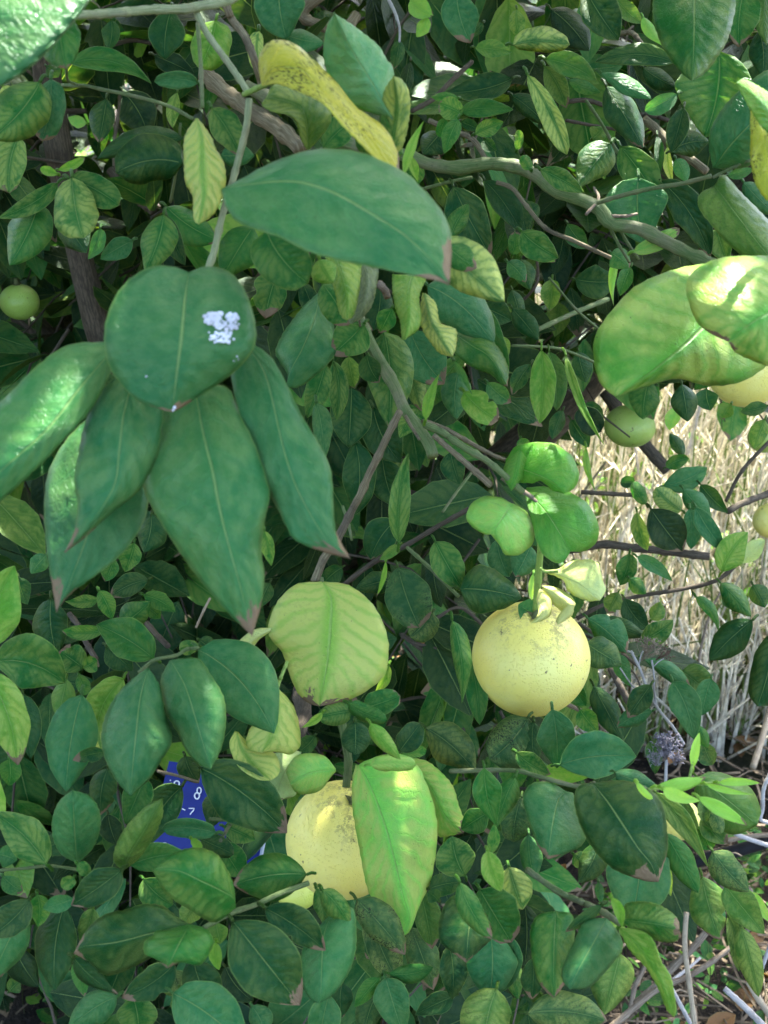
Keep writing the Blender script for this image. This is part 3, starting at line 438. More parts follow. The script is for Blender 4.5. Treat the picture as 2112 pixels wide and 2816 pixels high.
# ------------------------------------------------------------------ the other leaves: tile, base, tip, width, depth in cm, outline, colour
leafs('''
A 460 410 980 540 150 62 l g b=75 a=.3
A 330 510 270 915 210 60 r b b=20 arch=-.1
A 260 530 -60 900 360 58 o g
A 375 1185 -10 1410 130 65 o g b=30
A 470 1150 540 1545 290 63 r m
A 450 1160 770 1330 200 64 r g b=20
A 250 1310 60 1720 290 66 o g b=20
A 1190 900 630 1030 180 60 o d b=-40
A 1190 1060 750 1120 320 58 r d b=-50
A 1370 700 1560 1010 200 55 o g
A 1110 60 1070 385 230 70 o d
A 1400 130 1290 445 260 75 r l
A 720 130 700 325 120 90 o d
A 690 640 640 925 170 95 o d
A 800 600 960 880 240 100 o k
A 1280 540 1000 530 110 60 r b b=-25
A 1150 600 1120 830 90 85 o n
A 1080 1340 1420 1560 230 70 o g
A 1060 1390 940 1760 230 60 o g
A 1080 1400 1200 1720 130 64 o d
A 860 1560 650 1680 140 75 o b
A 120 880 60 1250 220 70 r m
A 100 330 0 520 160 70 o g
A 560 800 440 760 80 110 o L
A 380 1100 550 1020 60 70 r l
A 370 1130 260 1090 60 70 r l
A 400 1400 560 1640 200 90 o d
A 1430 1010 1650 1010 160 62 o b
A 1000 360 1260 480 140 95 o k
A 650 1480 570 1680 100 75 o b
A 1640 1470 1440 1800 260 64 o g
A 20 560 60 640 90 64 r y
A 300 430 380 500 110 92 o d
B 150 -150 200 260 310 62 o b
B 180 220 440 280 150 64 o b
B 20 200 30 470 110 62 r m
B 440 960 650 770 190 56 o g
B 640 880 960 1000 250 60 o g
B 960 1130 1090 780 65 50 l l
B 1340 740 1185 670 150 70 r g a=.1
B 1310 640 1130 630 70 72 o g
B 1330 720 1665 710 120 70 o g a=0 b=15
B 1420 870 1605 790 115 70 o g
B 1310 770 1220 995 115 68 o g a=0
B 1230 770 1190 890 80 72 r g
B 1330 790 1450 840 80 73 o d
B 1480 900 1560 975 90 75 o d
B 1280 1210 1520 1660 270 75 o d B=.4
B 1260 1540 1380 1320 130 70 o g a=0
B 1480 1170 1720 1500 180 78 o d
B 1300 -60 1390 278 240 70 o b a=0
B 1659 510 1220 600 170 80 o d
B 1420 310 1659 340 120 85 o n
B 1470 150 1370 240 80 90 o d
B 1000 0 1150 100 140 110 o L
B 1110 110 1040 240 90 110 o L
B 930 260 890 450 90 95 o d
B 1000 400 960 620 90 98 o k
B 1000 1010 1050 1180 60 62 l l
B 1200 860 1080 1000 180 84 o d
B 1050 1050 1000 1230 120 84 o g
Z 575 498 665 612 115 50 r g
Z 940 520 1090 652 110 50 o m
Z 965 530 1030 580 62 49 o g B=.9
Z 690 560 720 610 60 52 o l
E 150 90 60 405 230 75 o g B=.8
E 430 180 600 450 220 60 r g B=.5
E 700 440 490 640 240 64 o g B=1.0
E 1110 190 1540 575 320 62 o b b=50
E 1450 300 1640 760 190 66 o g
E 830 490 860 1110 320 72 o g a=0
E 720 640 800 820 150 70 o d B=.4
E 1000 480 1220 830 310 74 o b B=.9
E 1100 1060 1190 760 75 60 l l
E 1310 750 1300 1060 200 78 o b
E 990 690 1080 1010 140 76 o n
E 1350 880 1570 1065 180 68 r l
E 1280 680 1400 900 50 66 l b
E 600 650 640 860 120 80 o n
E 500 680 520 1065 130 78 o g
E 620 850 600 1240 280 85 o d a=0
E 450 700 330 1050 160 72 o g
E 390 950 440 1320 130 70 o b
E 640 1200 640 1680 220 85 o d
E 760 980 940 1340 260 88 o d
E 820 1320 900 1620 230 86 o d
Z 862 1172 882 980 44 62 o g
E 1260 1270 1320 1480 160 88 o d
E 880 340 800 500 130 68 o g B=.3
E 800 200 760 480 190 75 o d
E 1050 990 930 1180 120 78 o g
E 1460 330 1655 420 170 80 o d
E 1500 820 1655 950 130 82 o b B=.7
E 300 170 400 430 120 82 o d
E 1560 520 1640 640 100 80 o n
F 410 150 690 160 210 95 o d
F 770 70 700 260 100 90 o g
F 690 0 660 330 55 80 l L
F 190 610 180 1085 180 85 o l a=0
F 240 620 290 1000 160 87 o n
F 350 650 595 1225 60 75 l l b=-30
F 480 1240 545 1530 45 80 l l
F 260 150 240 360 130 100 o n
F 0 340 170 545 140 85 o d
F 890 800 850 1060 200 62 o g a=0
F 1100 830 1140 1075 170 80 o d
F 1260 860 1290 1000 150 82 o d
F 1080 980 1020 1130 100 90 o L
F 1560 680 1180 870 150 64 o g b=-40
F 440 980 575 1140 170 95 r k
F 380 1060 500 1240 120 97 o d
F 330 1000 260 1190 100 96 o d
F 470 960 590 1070 100 98 o d
F 1110 1300 1020 1150 90 105 o d
F 1000 1370 1145 1310 90 105 r g
F 980 1490 1265 1370 160 100 o b a=0
F 1100 1650 930 1500 150 98 r m
F 800 1470 700 1470 80 100 r d
F 870 1610 790 1460 90 99 r g
F 1110 1510 1290 1700 140 95 o b
F 1220 1480 1400 1665 110 97 o d
F 1640 1060 1570 1250 120 90 o n
F 1659 970 1480 1010 90 80 o d
F 1420 960 1360 1060 110 88 o n
F 60 20 120 220 140 100 o d
F 120 -60 280 40 130 80 o l
F -30 40 90 170 120 82 o b B=.5
F 430 620 480 820 140 100 o d
F 0 220 60 420 110 95 o d
F 120 700 0 900 110 96 o d
F 60 1180 110 1260 90 92 o g
C 480 -60 690 260 260 75 o d
C 250 60 500 330 230 90 o k
C 1510 -80 1470 303 280 66 o g B=.5
C 1340 330 1250 890 480 80 o g a=-.2
C 5 290 375 290 165 68 r m b=25
C 215 385 545 520 160 75 o n b=25
C 210 430 350 700 140 78 o n
C 100 485 355 1000 130 66 r m b=25 a=-.3
C 0 620 205 790 140 80 r d
C 30 970 40 840 60 75 r g
C 1055 405 540 400 150 75 o d b=-50
C 580 475 905 640 120 72 o b a=0
C 1070 610 860 720 115 72 r b
C 850 440 1070 570 140 80 o d
C 610 560 850 960 220 78 o d
C 370 520 575 600 90 80 o b
C 1110 700 1030 990 140 70 o d
C 1030 985 1280 920 170 71 o d b=30
C 640 930 430 1210 230 76 o g
C 700 950 960 1330 230 74 o g b=15
C 820 1150 850 1580 390 72 o b a=0
C 960 1170 1285 1670 220 73 o d B=.35
C 185 1100 460 1248 130 68 o g a=0
C 60 1500 300 1670 190 70 o g
C 0 1650 20 1500 95 72 r g
C 790 1630 1088 1478 100 68 r L
C 360 1450 490 1610 130 85 o d
C 1010 950 1040 1185 60 78 o y
C 940 880 950 1135 65 78 o d
C 1400 1140 1570 1090 70 65 o b
C 1500 1180 1720 1400 160 75 o b
C 30 60 60 250 110 90 o n
C 680 0 850 150 120 95 o n
C 850 110 985 300 80 90 l L
C 1600 200 1620 500 200 85 o d
C 1650 -50 1650 290 130 84 o n
C 120 1100 60 1010 80 70 r g
C 1330 1480 1400 1700 170 76 o n
C 0 1280 90 1520 150 84 o d
C 150 1430 60 1300 140 88 o d
C 640 1640 760 1740 150 78 o b
C 1060 1030 1130 1180 110 84 o b
C 520 900 600 820 120 88 o n
G -40 880 95 350 300 60 o l b=50
G -40 975 422 1110 350 62 o g b=60
G -80 1050 115 1640 310 58 o l b=40
G 330 560 370 930 230 72 o d
G 995 950 625 730 260 66 o g b=-20
G 680 760 400 770 105 70 o g
G 960 440 715 550 150 75 o d
G 640 510 725 695 120 72 o g a=0
G 780 730 970 580 180 73 o g
G 930 540 1138 650 115 74 o g
G 960 620 1040 690 90 75 o g
G 540 1010 390 900 190 68 r g
G 540 1010 635 960 110 67 r g
G 800 1080 620 1430 240 66 r l b=-40
G 640 1400 660 1550 110 67 r m
Z 428 1403 592 1585 150 62 o b b=22 a=0
Z 177 1500 143 1710 112 62 o b a=0
G 690 1560 470 1610 100 60 o d B=1.0
G 870 200 810 390 140 85 o g
G 980 20 930 260 190 75 o d
G 1290 830 1370 900 130 80 o d
G 690 870 860 1030 160 72 o d
G 430 1080 370 1340 150 80 o n
G 1290 880 1160 890 100 64 r g
G 300 280 200 400 120 80 o b
G 510 1060 550 1190 90 70 r g
G 640 560 420 580 90 76 l g
G 120 420 180 600 130 86 o d
G 150 1180 200 1600 180 84 o d
G 1000 520 1090 620 110 88 o n
G 740 300 680 450 120 90 o g
H 700 1270 935 1190 165 66 r g
H 620 1290 400 1330 150 65 r g
H 640 1360 640 1572 180 63 r d a=0
H 740 1370 938 1605 110 60 o l
H 930 1550 1065 1370 160 66 r d
H 950 1570 1105 1540 80 68 r g
H 1100 1400 1420 1680 260 78 o v
H 740 1640 1040 1640 120 62 r L
H 860 990 760 1190 70 70 l l
H 430 1300 290 1400 50 64 l l
H 600 1240 850 1350 120 64 r g
H 900 60 740 310 210 80 o d
H 920 360 1060 750 290 80 r v
H 1140 650 1000 810 200 82 r v
H 920 430 645 500 150 82 o d
H 1160 190 1350 520 200 80 o g
H 1320 500 1720 560 310 78 o d b=20
H 930 215 800 310 70 66 o n
H 840 320 780 550 36 66 l l
H 1270 700 1335 1240 130 72 l g b=30
H 1390 960 1450 1380 140 80 o g
Z 1140 1550 1058 1642 110 74 r v
H 1150 260 1200 620 180 92 o k
H 380 1450 280 1550 110 84 r d
H 1560 180 1640 420 180 84 o b
H 50 120 100 350 90 60 o g
H 10 940 110 1300 150 68 o d
H 560 360 440 460 120 90 r d
H 90 460 20 620 120 88 o d
I 140 400 130 570 36 60 r L
I 810 0 880 250 110 90 o n
I 900 -20 1110 255 250 85 o k B=.4
I 1150 -20 1160 240 140 87 o b
I 1190 -30 1375 250 130 84 o b
I 1360 390 1530 130 190 85 o l a=0
I 1500 330 1640 180 120 90 o W
I 760 270 700 475 140 100 o g
I 690 520 620 660 130 102 o n
I 730 560 885 760 150 95 o d
I 900 700 960 580 110 98 o n
I 600 685 878 805 120 90 o d a=0
I 830 830 1045 700 150 90 o g
I 490 690 742 920 200 82 o b B=.6
I 480 850 710 990 220 80 o v
I 700 920 770 1130 110 90 o b
I 860 960 1165 1165 110 88 o b B=.4
I 1100 1030 1280 1180 180 90 r n
I 1040 1100 1180 1475 200 82 o b a=0
I 1290 1080 1230 1320 160 88 o b
I 900 1120 750 1335 150 82 o d a=0
I 910 1290 680 1395 130 84 o b B=.3
I 530 1130 720 1490 170 86 o d
I 440 1280 560 1430 140 84 o g
I 1560 700 1280 965 210 85 o d
I 1700 780 1590 1260 270 78 r d a=.3
I 1190 550 1340 785 80 90 l g b=40
I 1350 460 1550 680 140 95 o g
I 760 430 870 530 100 98 o g
I 810 290 1040 450 90 98 o b
I 1400 500 1480 640 140 99 o d
I 1560 470 1640 620 130 97 o d
I 260 1280 290 1660 240 70 o b a=0
I 310 1640 805 1585 310 68 o b b=30
I 30 1560 250 1700 130 70 o g
I 140 1360 150 1620 130 74 r d
I 1172 1659 1215 1428 62 60 o P a=0
I 1240 1500 1300 1640 120 90 r v
I 900 1480 930 1700 110 84 o d
I 1200 1380 1270 1530 90 86 o g
I 330 1080 480 1260 140 84 o g
I 150 680 40 600 160 78 o b
I 120 220 20 420 190 80 o b
M 940 120 1258 60 95 58 o P
M 980 130 1220 212 85 56 o P a=0
M 1210 190 1522 372 85 58 o P a=0
M 1340 95 1607 98 55 60 o P a=0
M 1260 105 1562 172 45 60 l P a=0
M 810 95 912 200 46 56 r P
M 1200 60 1590 370 340 75 r n
M 1230 320 1400 495 150 78 o n
M 1100 200 1200 405 105 74 r v
M 1230 210 1250 348 75 73 r v
M 1300 270 1350 428 95 72 r v
M 1200 380 1290 530 130 78 r g
M 810 300 780 960 400 66 r b a=0
M 990 420 1208 812 180 64 o g a=0
M 930 160 1268 638 130 68 l n b=30
M 580 890 345 1062 85 58 o d
M 640 840 712 1032 70 56 o l b=20
M 560 480 430 745 190 72 o d
M -20 640 70 918 250 66 o m
M 110 430 150 725 150 70 o b
M 60 190 10 480 200 72 r v
M 700 1200 600 1600 280 64 o n
M 100 1590 620 1640 300 62 o v B=.3
M 80 880 80 1290 230 72 o k
M 140 1230 130 1500 160 68 o d
M 0 1240 40 1500 130 70 o g
M 1300 540 1535 805 210 74 o v a=0
M 1230 700 1345 1115 250 80 o n
M 1380 760 1635 1075 210 78 o n a=0
M 1400 960 1470 1320 130 80 o n
M 1480 1030 1600 1485 170 78 o n
M 1530 800 1680 1010 90 80 l L
M 670 30 940 115 140 64 o b
M 560 740 580 880 60 66 o b
M 1010 640 1030 830 70 70 o n
M 400 560 500 640 120 74 o g
M 960 480 1010 620 90 70 o g
J 840 630 1200 555 180 60 o g b=20
J 785 660 460 890 220 56 o d B=.45 a=0
J 1130 1270 790 1490 210 58 o d B=.5 b=25
J 1250 1230 1420 1605 250 60 o d
J 1120 1310 1200 1480 170 64 r v
Z 503 1990 648 2172 145 54 o d B=.35 a=0
K 60 910 450 1185 230 57 o d B=.6 b=20
K 330 690 -150 760 320 62 o g b=-30
K 430 790 608 1030 160 60 o g B=.3
K 390 780 450 1030 140 62 o g
K 650 850 968 1212 240 66 o v B=.3
K 740 960 900 1350 220 72 r v
K 1060 790 1140 1175 180 74 o n
K 1000 1030 1150 1440 220 76 o v B=.5
K 1355 700 1270 440 260 66 o g a=0
K 1130 780 1320 740 150 68 r d
K 1320 740 1532 1110 160 56 o g B=.3
K 1450 790 1655 1130 280 62 r g B=.3
K 1520 1080 1510 1505 320 64 o b
K 1620 1080 1580 1460 200 65 o b
K 1250 1150 1270 1500 190 66 o d
K 1500 540 1590 800 140 54 o l
K 1520 560 1545 360 80 56 o g a=0
K 1480 0 1560 375 180 60 l g
K 1680 60 1560 390 160 62 l g
K 1500 290 1330 400 170 70 o g
K 860 1330 1150 1290 130 66 o g a=0
K 800 1360 638 1550 110 66 o g
K 840 1360 950 1720 230 66 o b a=0
K 780 1470 700 1720 170 70 o d
K 470 1470 400 1800 210 64 o b
K 1280 1480 1030 1600 140 70 o d
K 1480 1450 1350 1690 140 72 o g
K 1560 1430 1480 1800 320 62 r n
K 560 1390 560 1620 160 72 o d
K -30 1540 60 1720 160 66 o b
K 820 1130 720 1240 130 78 o d
K 1180 860 1110 800 100 64 o d
J 190 850 -60 1090 210 58 o d b=20
J 170 930 -60 1400 260 60 o b
J 420 880 355 1445 270 62 o d a=0
J 480 1230 765 1465 140 55 l d B=.4
J 500 1240 545 1482 120 57 o g B=.3
J 600 910 520 1150 130 64 o n
J 760 1480 440 1700 210 60 o b
J 860 1480 900 1750 250 62 o g
J 1120 1460 1600 1820 400 56 o b b=30
J 1160 1440 1160 1680 150 60 o n
J 300 625 -40 290 250 60 o g a=0
J -20 560 110 600 150 62 o b
J 60 -60 60 118 150 64 o g
J 700 0 650 310 190 64 o d B=.5
J 1180 120 950 510 240 70 o d b=-40
J 700 300 760 500 150 76 o k
J 940 60 810 362 190 62 o g
Z 433 1659 620 1800 130 66 o d B=.4 b=12
J 1200 -80 1290 100 150 72 o d
J 1410 150 1360 390 160 70 o d
J 1400 420 1050 395 130 64 r b b=-20
J 1300 460 1515 560 140 66 r d
J 1430 490 1560 700 180 68 r g
J 930 720 1120 890 220 68 o g
J 1280 870 1180 1020 150 72 o n
J 1400 1000 1430 1140 150 70 o n
J 1400 1130 1420 1310 90 68 o l
J 1460 1290 1640 1510 190 74 o k
J 475 850 275 910 120 58 o b
J 500 620 575 695 90 56 r g
J 480 710 395 770 90 57 r g
J 240 820 245 1030 140 60 o g
J 20 700 150 800 130 63 o b
J 1240 460 1300 530 60 62 r l
J 1090 1330 1180 1480 180 70 o n
J 1450 380 1650 470 160 72 o g
J 90 1150 250 1420 200 84 o k
J 60 1450 130 1380 110 86 o d
J 640 1180 500 1240 150 66 o d
J 1180 1600 1240 1700 130 64 o d
''')
# ------------------------------------------------------------------ ground
def ground_mesh():
    mb = MB(); n = 110
    xs = np.sign(np.linspace(-1, 1, n)) * (np.abs(np.linspace(-1, 1, n)) ** 2.6) * 60; ys = xs + 3.0
    X, Y = np.meshgrid(xs, ys); Z = np.zeros_like(X)
    for k in range(9):
        a, ph = nr.rand() * 6.28, nr.rand() * 6.28; fq = 1.5 + k * 1.1
        Z += .028 / (1 + k * .4) * np.sin((X * math.cos(a) + Y * math.sin(a)) * fq + ph)
    Z += np.clip(Y - 6, 0, 99) * .10
    v = np.stack([X, Y, Z], 2).reshape(-1, 3)
    f = [(i*n+j, i*n+j+1, (i+1)*n+j+1, (i+1)*n+j) for i in range(n-1) for j in range(n-1)]
    mb.add(v, f); return mb
m, nt = mat('litter_soil'); g = G(nt); tc = g.n('TexCoord'); O = tc.outputs['Object']
a1 = g.noise(O, 1.3, 5); a2 = g.noise(O, 24, 6, .7); a3 = g.noise(O, 130, 4, .7)
c = g.mix(g.mr(a2, .4, .62), (.022, .017, .011, 1), (.085, .062, .04, 1)); c = g.mix(g.mr(a3, .55, .7), c, (.16, .12, .08, 1))
c = g.mix(g.m('MULTIPLY', g.mr(a1, .5, .62), .6), c, (.07, .11, .03, 1))
p = g.n('BsdfPrincipled'); g.put(p.inputs['Base Color'], c); p.inputs['Roughness'].default_value = .95
bp = g.n('Bump'); bp.inputs['Distance'].default_value = .02; g.put(bp.inputs['Height'], g.m('ADD', a2, a3)); nt.links.new(bp.outputs[0], p.inputs['Normal'])
nt.links.new(p.outputs[0], g.n('OutputMaterial').inputs[0]); SOIL = m
tag(ground_mesh().build('ground', SOIL, origin=(0, 0, 0)), 'brown soil scattered with dead leaves and straw', kind='structure')

# ------------------------------------------------------------------ many small leaves at once
def leaf_cloud(mb, B, D, N, L, W, tints, wears, fold=.25, curl=.3):
    """B base, D direction, N upper-side normal (n x 3), L, W lengths and widths"""
    n = len(B); D = D / np.linalg.norm(D, axis=1)[:, None]; S = np.cross(D, N); S /= np.linalg.norm(S, axis=1)[:, None] + 1e-9; N = np.cross(S, D)
    ts = np.array([0, .12, .32, .56, .8, 1.0]); pr = np.array([.03, .55, .95, 1, .62, .03])
    cu = curl * (nr.rand(n) - .3); fo = fold * (nr.rand(n) * 2 - .7)
    rows = []; 
    for t, w in zip(ts, pr):
        c = B + D * (L * t)[:, None] - N * (cu * L * t * t)[:, None]
        for s in (-1, 0, 1):
            rows.append(c + S * (s * w * W / 2)[:, None] + N * (abs(s) * w * W / 2 * fo)[:, None])
    V = np.stack(rows, 1); k = V.shape[1]
    uv = np.array([[.5 + .5 * s, t] for t in ts for s in (-1, 0, 1)])
    base = [(r*3+c, r*3+c+1, (r+1)*3+c+1, (r+1)*3+c) for r in range(5) for c in range(2)]
    F = (np.array(base)[None] + (np.arange(n) * k)[:, None, None]).reshape(-1, 4) + mb.n
    mb.v.append(V.reshape(-1, 3)); mb.f += list(map(tuple, F.tolist())); mb.mi += [0] * len(F)
    mb.uv.append(np.tile(uv, (n, 1))); mb.tint.append(np.repeat(tints, k, 0)); mb.wear.append(np.repeat(wears, k, 0)); mb.n += n * k
def pick_cols(n, codes, probs):
    ks = nr.choice(len(codes), n, p=np.array(probs) / sum(probs)); T = np.array([COL[codes[k]][:4] for k in ks]); Wr = np.array([[0, COL[codes[k]][4], COL[codes[k]][5], 0] for k in ks])
    T[:, :3] *= (1 + (nr.rand(n, 1) - .5) * .5); T[:, 0] *= 1 + (nr.rand(n) - .5) * .4
    Wr[:, 3] = nr.rand(n) * 10; Wr[:, 0] = (nr.rand(n) < .2) * nr.rand(n) * .7
    return T, Wr
def sprays(mbl, mbt, roots, dirs, length, nleaf, lsz, codes, probs, twig_r=.0022, droop=.5, keep=None):
    """leafy twigs: a bent twig with leaves set along it"""
    for P0, d0, Ln in zip(roots, dirs, length):
        d0 = d0 / np.linalg.norm(d0); q = np.linspace(0, 1, 6)[:, None]
        P = P0 + d0 * Ln * q + np.array([0, 0, -1]) * Ln * droop * q * q + np.cumsum(nr.randn(6, 3) * Ln * .02, 0)
        if mbt is not None: tube(mbt, P, np.linspace(twig_r, twig_r * .5, 6), 4, (.08, .09, .04, 0), cap=False)
        k = max(3, int(nleaf * (.7 + nr.rand() * .6))); t = (np.arange(k) + .5) / k * .9 + .1
        B = np.stack([np.interp(t, q[:, 0], P[:, i]) for i in range(3)], 1)
        tg = (P[-1] - P[0]) / Ln; R = nr.randn(k, 3); R -= (R @ tg)[:, None] * tg; R /= np.linalg.norm(R, axis=1)[:, None]
        D = R * 1.0 + tg * .55 + np.array([0, 0, -.45]) + nr.randn(k, 3) * .15
        Nn = np.array([0, -.35, .8]) + nr.randn(k, 3) * .38
        if keep is not None:
            kp = np.array([keep(b) for b in B + D * .03]); B, D, Nn = B[kp], D[kp], Nn[kp]; k = len(B)
            if k == 0: continue
        L = lsz * (.65 + nr.rand(k) * .7); W = L * (.36 + nr.rand(k) * .2)
        T, Wr = pick_cols(k, codes, probs); leaf_cloud(mbl, B + D / np.linalg.norm(D, axis=1)[:, None] * .008, D, Nn, L, W, T, Wr)

# ------------------------------------------------------------------ the citrus tree
TREE_BASE = (-.25, 1.75, 0)
tree = thing('citrus_tree', 'large leafy citrus tree with glossy dark green leaves filling the view', 'tree', TREE_BASE)
def branch(t, pts, r, d0, d1, bark, name='branch', parent=tree, seg=8, n=None, label=None, lump=.12, taper=1.0, nodes=True):
    P = px(t, pts); n = n or max(10, len(P) * 6); P = spline(P, n); d = np.linspace(d0, d1, n) + np.cumsum(nr.randn(n)) * .001
    R = r * tsc(t) * d / FPX * np.linspace(1, taper, n)
    if nodes:
        for i in range(3, n - 2, 7): R[i] *= 1.18
    mb = MB(); tube(mb, at(P, d), R, seg, lump=lump); o = mb.build(name, BARK[bark], parent)
    if label: tag(o, label)
    return o
branch('A', [(60,340),(230,220),(420,112),(640,92),(840,75),(1000,62),(1200,58),(1290,40),(1460,10),(1560,-40)], 27, .47, .56, 'p', taper=1.1)
branch('A', [(1262,60),(1330,200),(1430,340),(1530,480),(1610,600)], 22, .545, .53, 'p')
branch('A', [(1615,640),(1595,830),(1540,1050),(1500,1200),(1440,1400),(1385,1640),(1340,1760)], 22, .53, .50, 'p')
branch('A', [(1450,-20),(1500,120),(1590,240),(1659,420),(1700,560)], 26, .57, .60, 'b')
branch('A', [(1580,612),(1650,580),(1730,545),(1760,540)], 17, .53, .50, 'l')
branch('A', [(1280,150),(1300,400),(1312,700)], 14, .54, .52, 'g')
branch('A', [(400,552),(560,556),(640,575),(900,630),(1100,690),(1250,770)], 12, .66, .55, 'g')
branch('A', [(1170,800),(1150,1050),(1105,1310)], 9, .60, .66, 'g')
branch('A', [(430,445),(440,520),(500,550)], 9, .53, .64, 'g')
branch('B', [(-60,560),(200,700),(500,900),(960,1005),(1100,1058),(1300,1088),(1500,1062),(1660,1075),(1790,1120),(1930,1230),(2080,1285),(2220,1350),(2300,1450),(2480,1480),(2640,1560),(2840,1660),(3000,1740)], 42, .84, .64, 'g', label='thick green-grey bough crossing the upper right', n=70, lump=.16)
branch('C', [(548,1315),(700,1270),(900,1222),(1100,1190),(1290,1140)], 14, .68, .63, 'g')
branch('C', [(-100,1180),(0,1220),(90,1330),(220,1480),(400,1560),(640,1670)], 14, .76, .74, 'b')
branch('C', [(1540,1040),(1420,1090),(1300,1150)], 10, .62, .635, 'g')
for a in (((480,1390),(560,1290),(530,1215)), ((640,1400),(740,1400),(810,1385)), ((620,1450),(700,1600),(760,1700)), ((680,1450),(740,1560),(820,1680))):
    branch('C', a, 11, .69, .71, 'o' if a[0][1] < 1440 else 'g', taper=.8)
branch('Z', [(815,330),(790,450),(760,560),(768,660),(780,700),(805,752),(850,830),(872,880),(900,920),(925,955),(935,985)], 14, .80, .66, 'g', label='main fruiting stem of the middle', n=44, taper=.95)
branch('E', [(640,190),(660,330),(680,500),(690,580)], 8, .60, .66, 'b')
branch('E', [(1090,1090),(1200,1140),(1350,1240),(1500,1330),(1620,1430),(1730,1530)], 24, .655, .66, 'g', taper=.85)
branch('E', [(1080,1070),(1200,1110),(1300,1160),(1450,1245),(1560,1300),(1640,1330)], 17, .665, .68, 'b', taper=.7)
branch('E', [(1150,1160),(1300,1290),(1420,1395),(1520,1485)], 17, .65, .66, 'b', taper=1.3)
branch('E', [(930,1010),(860,1150),(790,1300),(730,1420),(680,1540),(620,1650),(520,1850),(440,1960),(380,2110)], 24, .66, .70, 'b', n=40, taper=1.2)
branch('E', [(970,1035),(1010,1110),(1060,1190)], 10, .65, .65, 'b')
branch('E', [(800,180),(840,230),(850,270)], 24, .62, .63, 'o')
branch('Z', [(690,1248),(705,1350),(722,1480),(738,1560),(752,1640),(748,1700)], 9, .73, .76, 'g')
branch('Z', [(1085,1030),(1120,1055),(1150,1075),(1168,1095)], 7, .67, .67, 'o', taper=.5)
branch('Z', [(1155,1060),(1168,1150),(1164,1230),(1157,1318)], 8, .69, .765, 'l', taper=.9)
branch('Z', [(620,1430),(608,1460),(598,1488)], 4, .66, .64, 'l')
branch('I', [(185,365),(220,390),(300,385)], 9, .60, .585, 'l')
branch('I', [(350,250),(500,225),(620,210),(800,235),(960,250),(1280,290)], 26, 1.25, 1.2, 'k')
branch('I', [(420,690),(600,600),(850,540),(1100,500),(1330,440),(1500,300)], 14, 1.15, 1.1, 'k')
branch('I', [(430,720),(640,860),(820,1000)], 12, 1.0, .98, 'k')
branch('I', [(640,1010),(700,1130),(760,1240)], 24, 1.1, 1.1, 'k')
branch('I', [(340,1240),(450,1290),(560,1360),(600,1420)], 14, .9, .9, 'o')
branch('F', [(600,880),(850,1210),(1010,1390)], 42, 1.5, 1.45, 'k')
branch('F', [(450,1530),(620,1540),(800,1550)], 14, 1.1, 1.1, 'k')
branch('F', [(1720,1150),(1500,1380),(1385,1590)], 12, 1.2, 1.2, 'k')
branch('F', [(1720,1520),(1500,1600),(1400,1655)], 22, 1.15, 1.1, 'k')
branch('F', [(160,480),(400,370),(620,280)], 16, 1.0, 1.1, 'g')
branch('F', [(320,1010),(430,910),(560,790)], 22, 1.6, 1.6, 'w')
branch('F', [(160,0),(165,160),(100,260),(0,330)], 9, .95, .98, 'k')
branch('F', [(240,140),(420,350),(560,470)], 8, .98, 1.0, 'g')
branch('F', [(0,580),(300,600),(540,690)], 9, .9, .95, 'g')
branch('J', [(-30,665),(160,650),(320,635),(480,655),(600,690)], 10, .61, .63, 'g')
branch('M', [(-400,20),(0,15),(150,50),(300,90),(440,122),(540,100)], 15, .66, .61, 'g')
branch('M', [(100,660),(300,800),(480,880),(600,940),(700,1010)], 20, .64, .59, 'g')
shoot = branch('M', [(880,137),(1050,122),(1250,100),(1345,98)], 10, .59, .60, 'l', name='young_shoot', label='slender lime-green new shoot')
branch('M', [(1140,100),(1160,20),(1172,-60)], 9, .59, .60, 'l')
branch('J', [(1320,1035),(1500,940),(1659,885),(1800,820),(2000,745)], 17, .57, .62, 'g')
branch('J', [(1020,20),(1150,50),(1280,90)], 10, .66, .68, 'b')
branch('J', [(1360,330),(1450,335),(1510,330),(1470,400),(1430,470)], 12, .69, .66, 'g')
branch('G', [(900,1040),(1000,960),(1140,930),(1210,890),(1290,880)], 12, .60, .62, 'g')
branch('G', [(450,660),(510,740),(560,850),(620,950)], 18, .9, .85, 'k')
branch('G', [(950,720),(1010,790),(1090,870)], 18, .8, .75, 'k')
branch('G', [(-30,80),(100,130),(200,190),(300,270)], 20, 1.3, 1.35, 'k')
branch('G', [(1270,750),(1310,660),(1360,560)], 8, .9, .9, 's')
branch('H', [(560,480),(700,370),(840,280),(1000,200),(1200,80),(1380,-20)], 17, 1.0, .95, 'k')
branch('H', [(980,230),(1150,385),(1310,545)], 13, .9, .86, 'g')
branch('H', [(940,790),(1020,850),(1150,950),(1260,1090)], 15, 1.25, 1.2, 'k')
branch('H', [(1020,850),(1150,880),(1260,930)], 10, 1.2, 1.2, 'k')
branch('H', [(1150,700),(1320,620),(1500,760)], 11, 1.1, 1.1, 'k')
branch('H', [(900,1230),(1100,1200),(1280,1260),(1400,1600)], 10, 1.3, 1.2, 'k')
branch('H', [(560,-40),(600,80),(620,180)], 10, .8, .8, 'g')
branch('E', [(1000,1540),(1150,1590),(1350,1640)], 26, 1.3, 1.25, 'k')
branch('E', [(1400,1400),(1300,1530),(1210,1659)], 9, .9, .85, 'g')
branch('A', [(570,80),(580,200),(590,330),(600,480)], 26, 1.5, 1.5, 't')
branch('A', [(770,520),(775,700),(745,900),(740,1120)], 11, 1.3, 1.3, 'o')
branch('A', [(380,740),(400,900),(440,1150)], 55, 1.6, 1.7, 't')
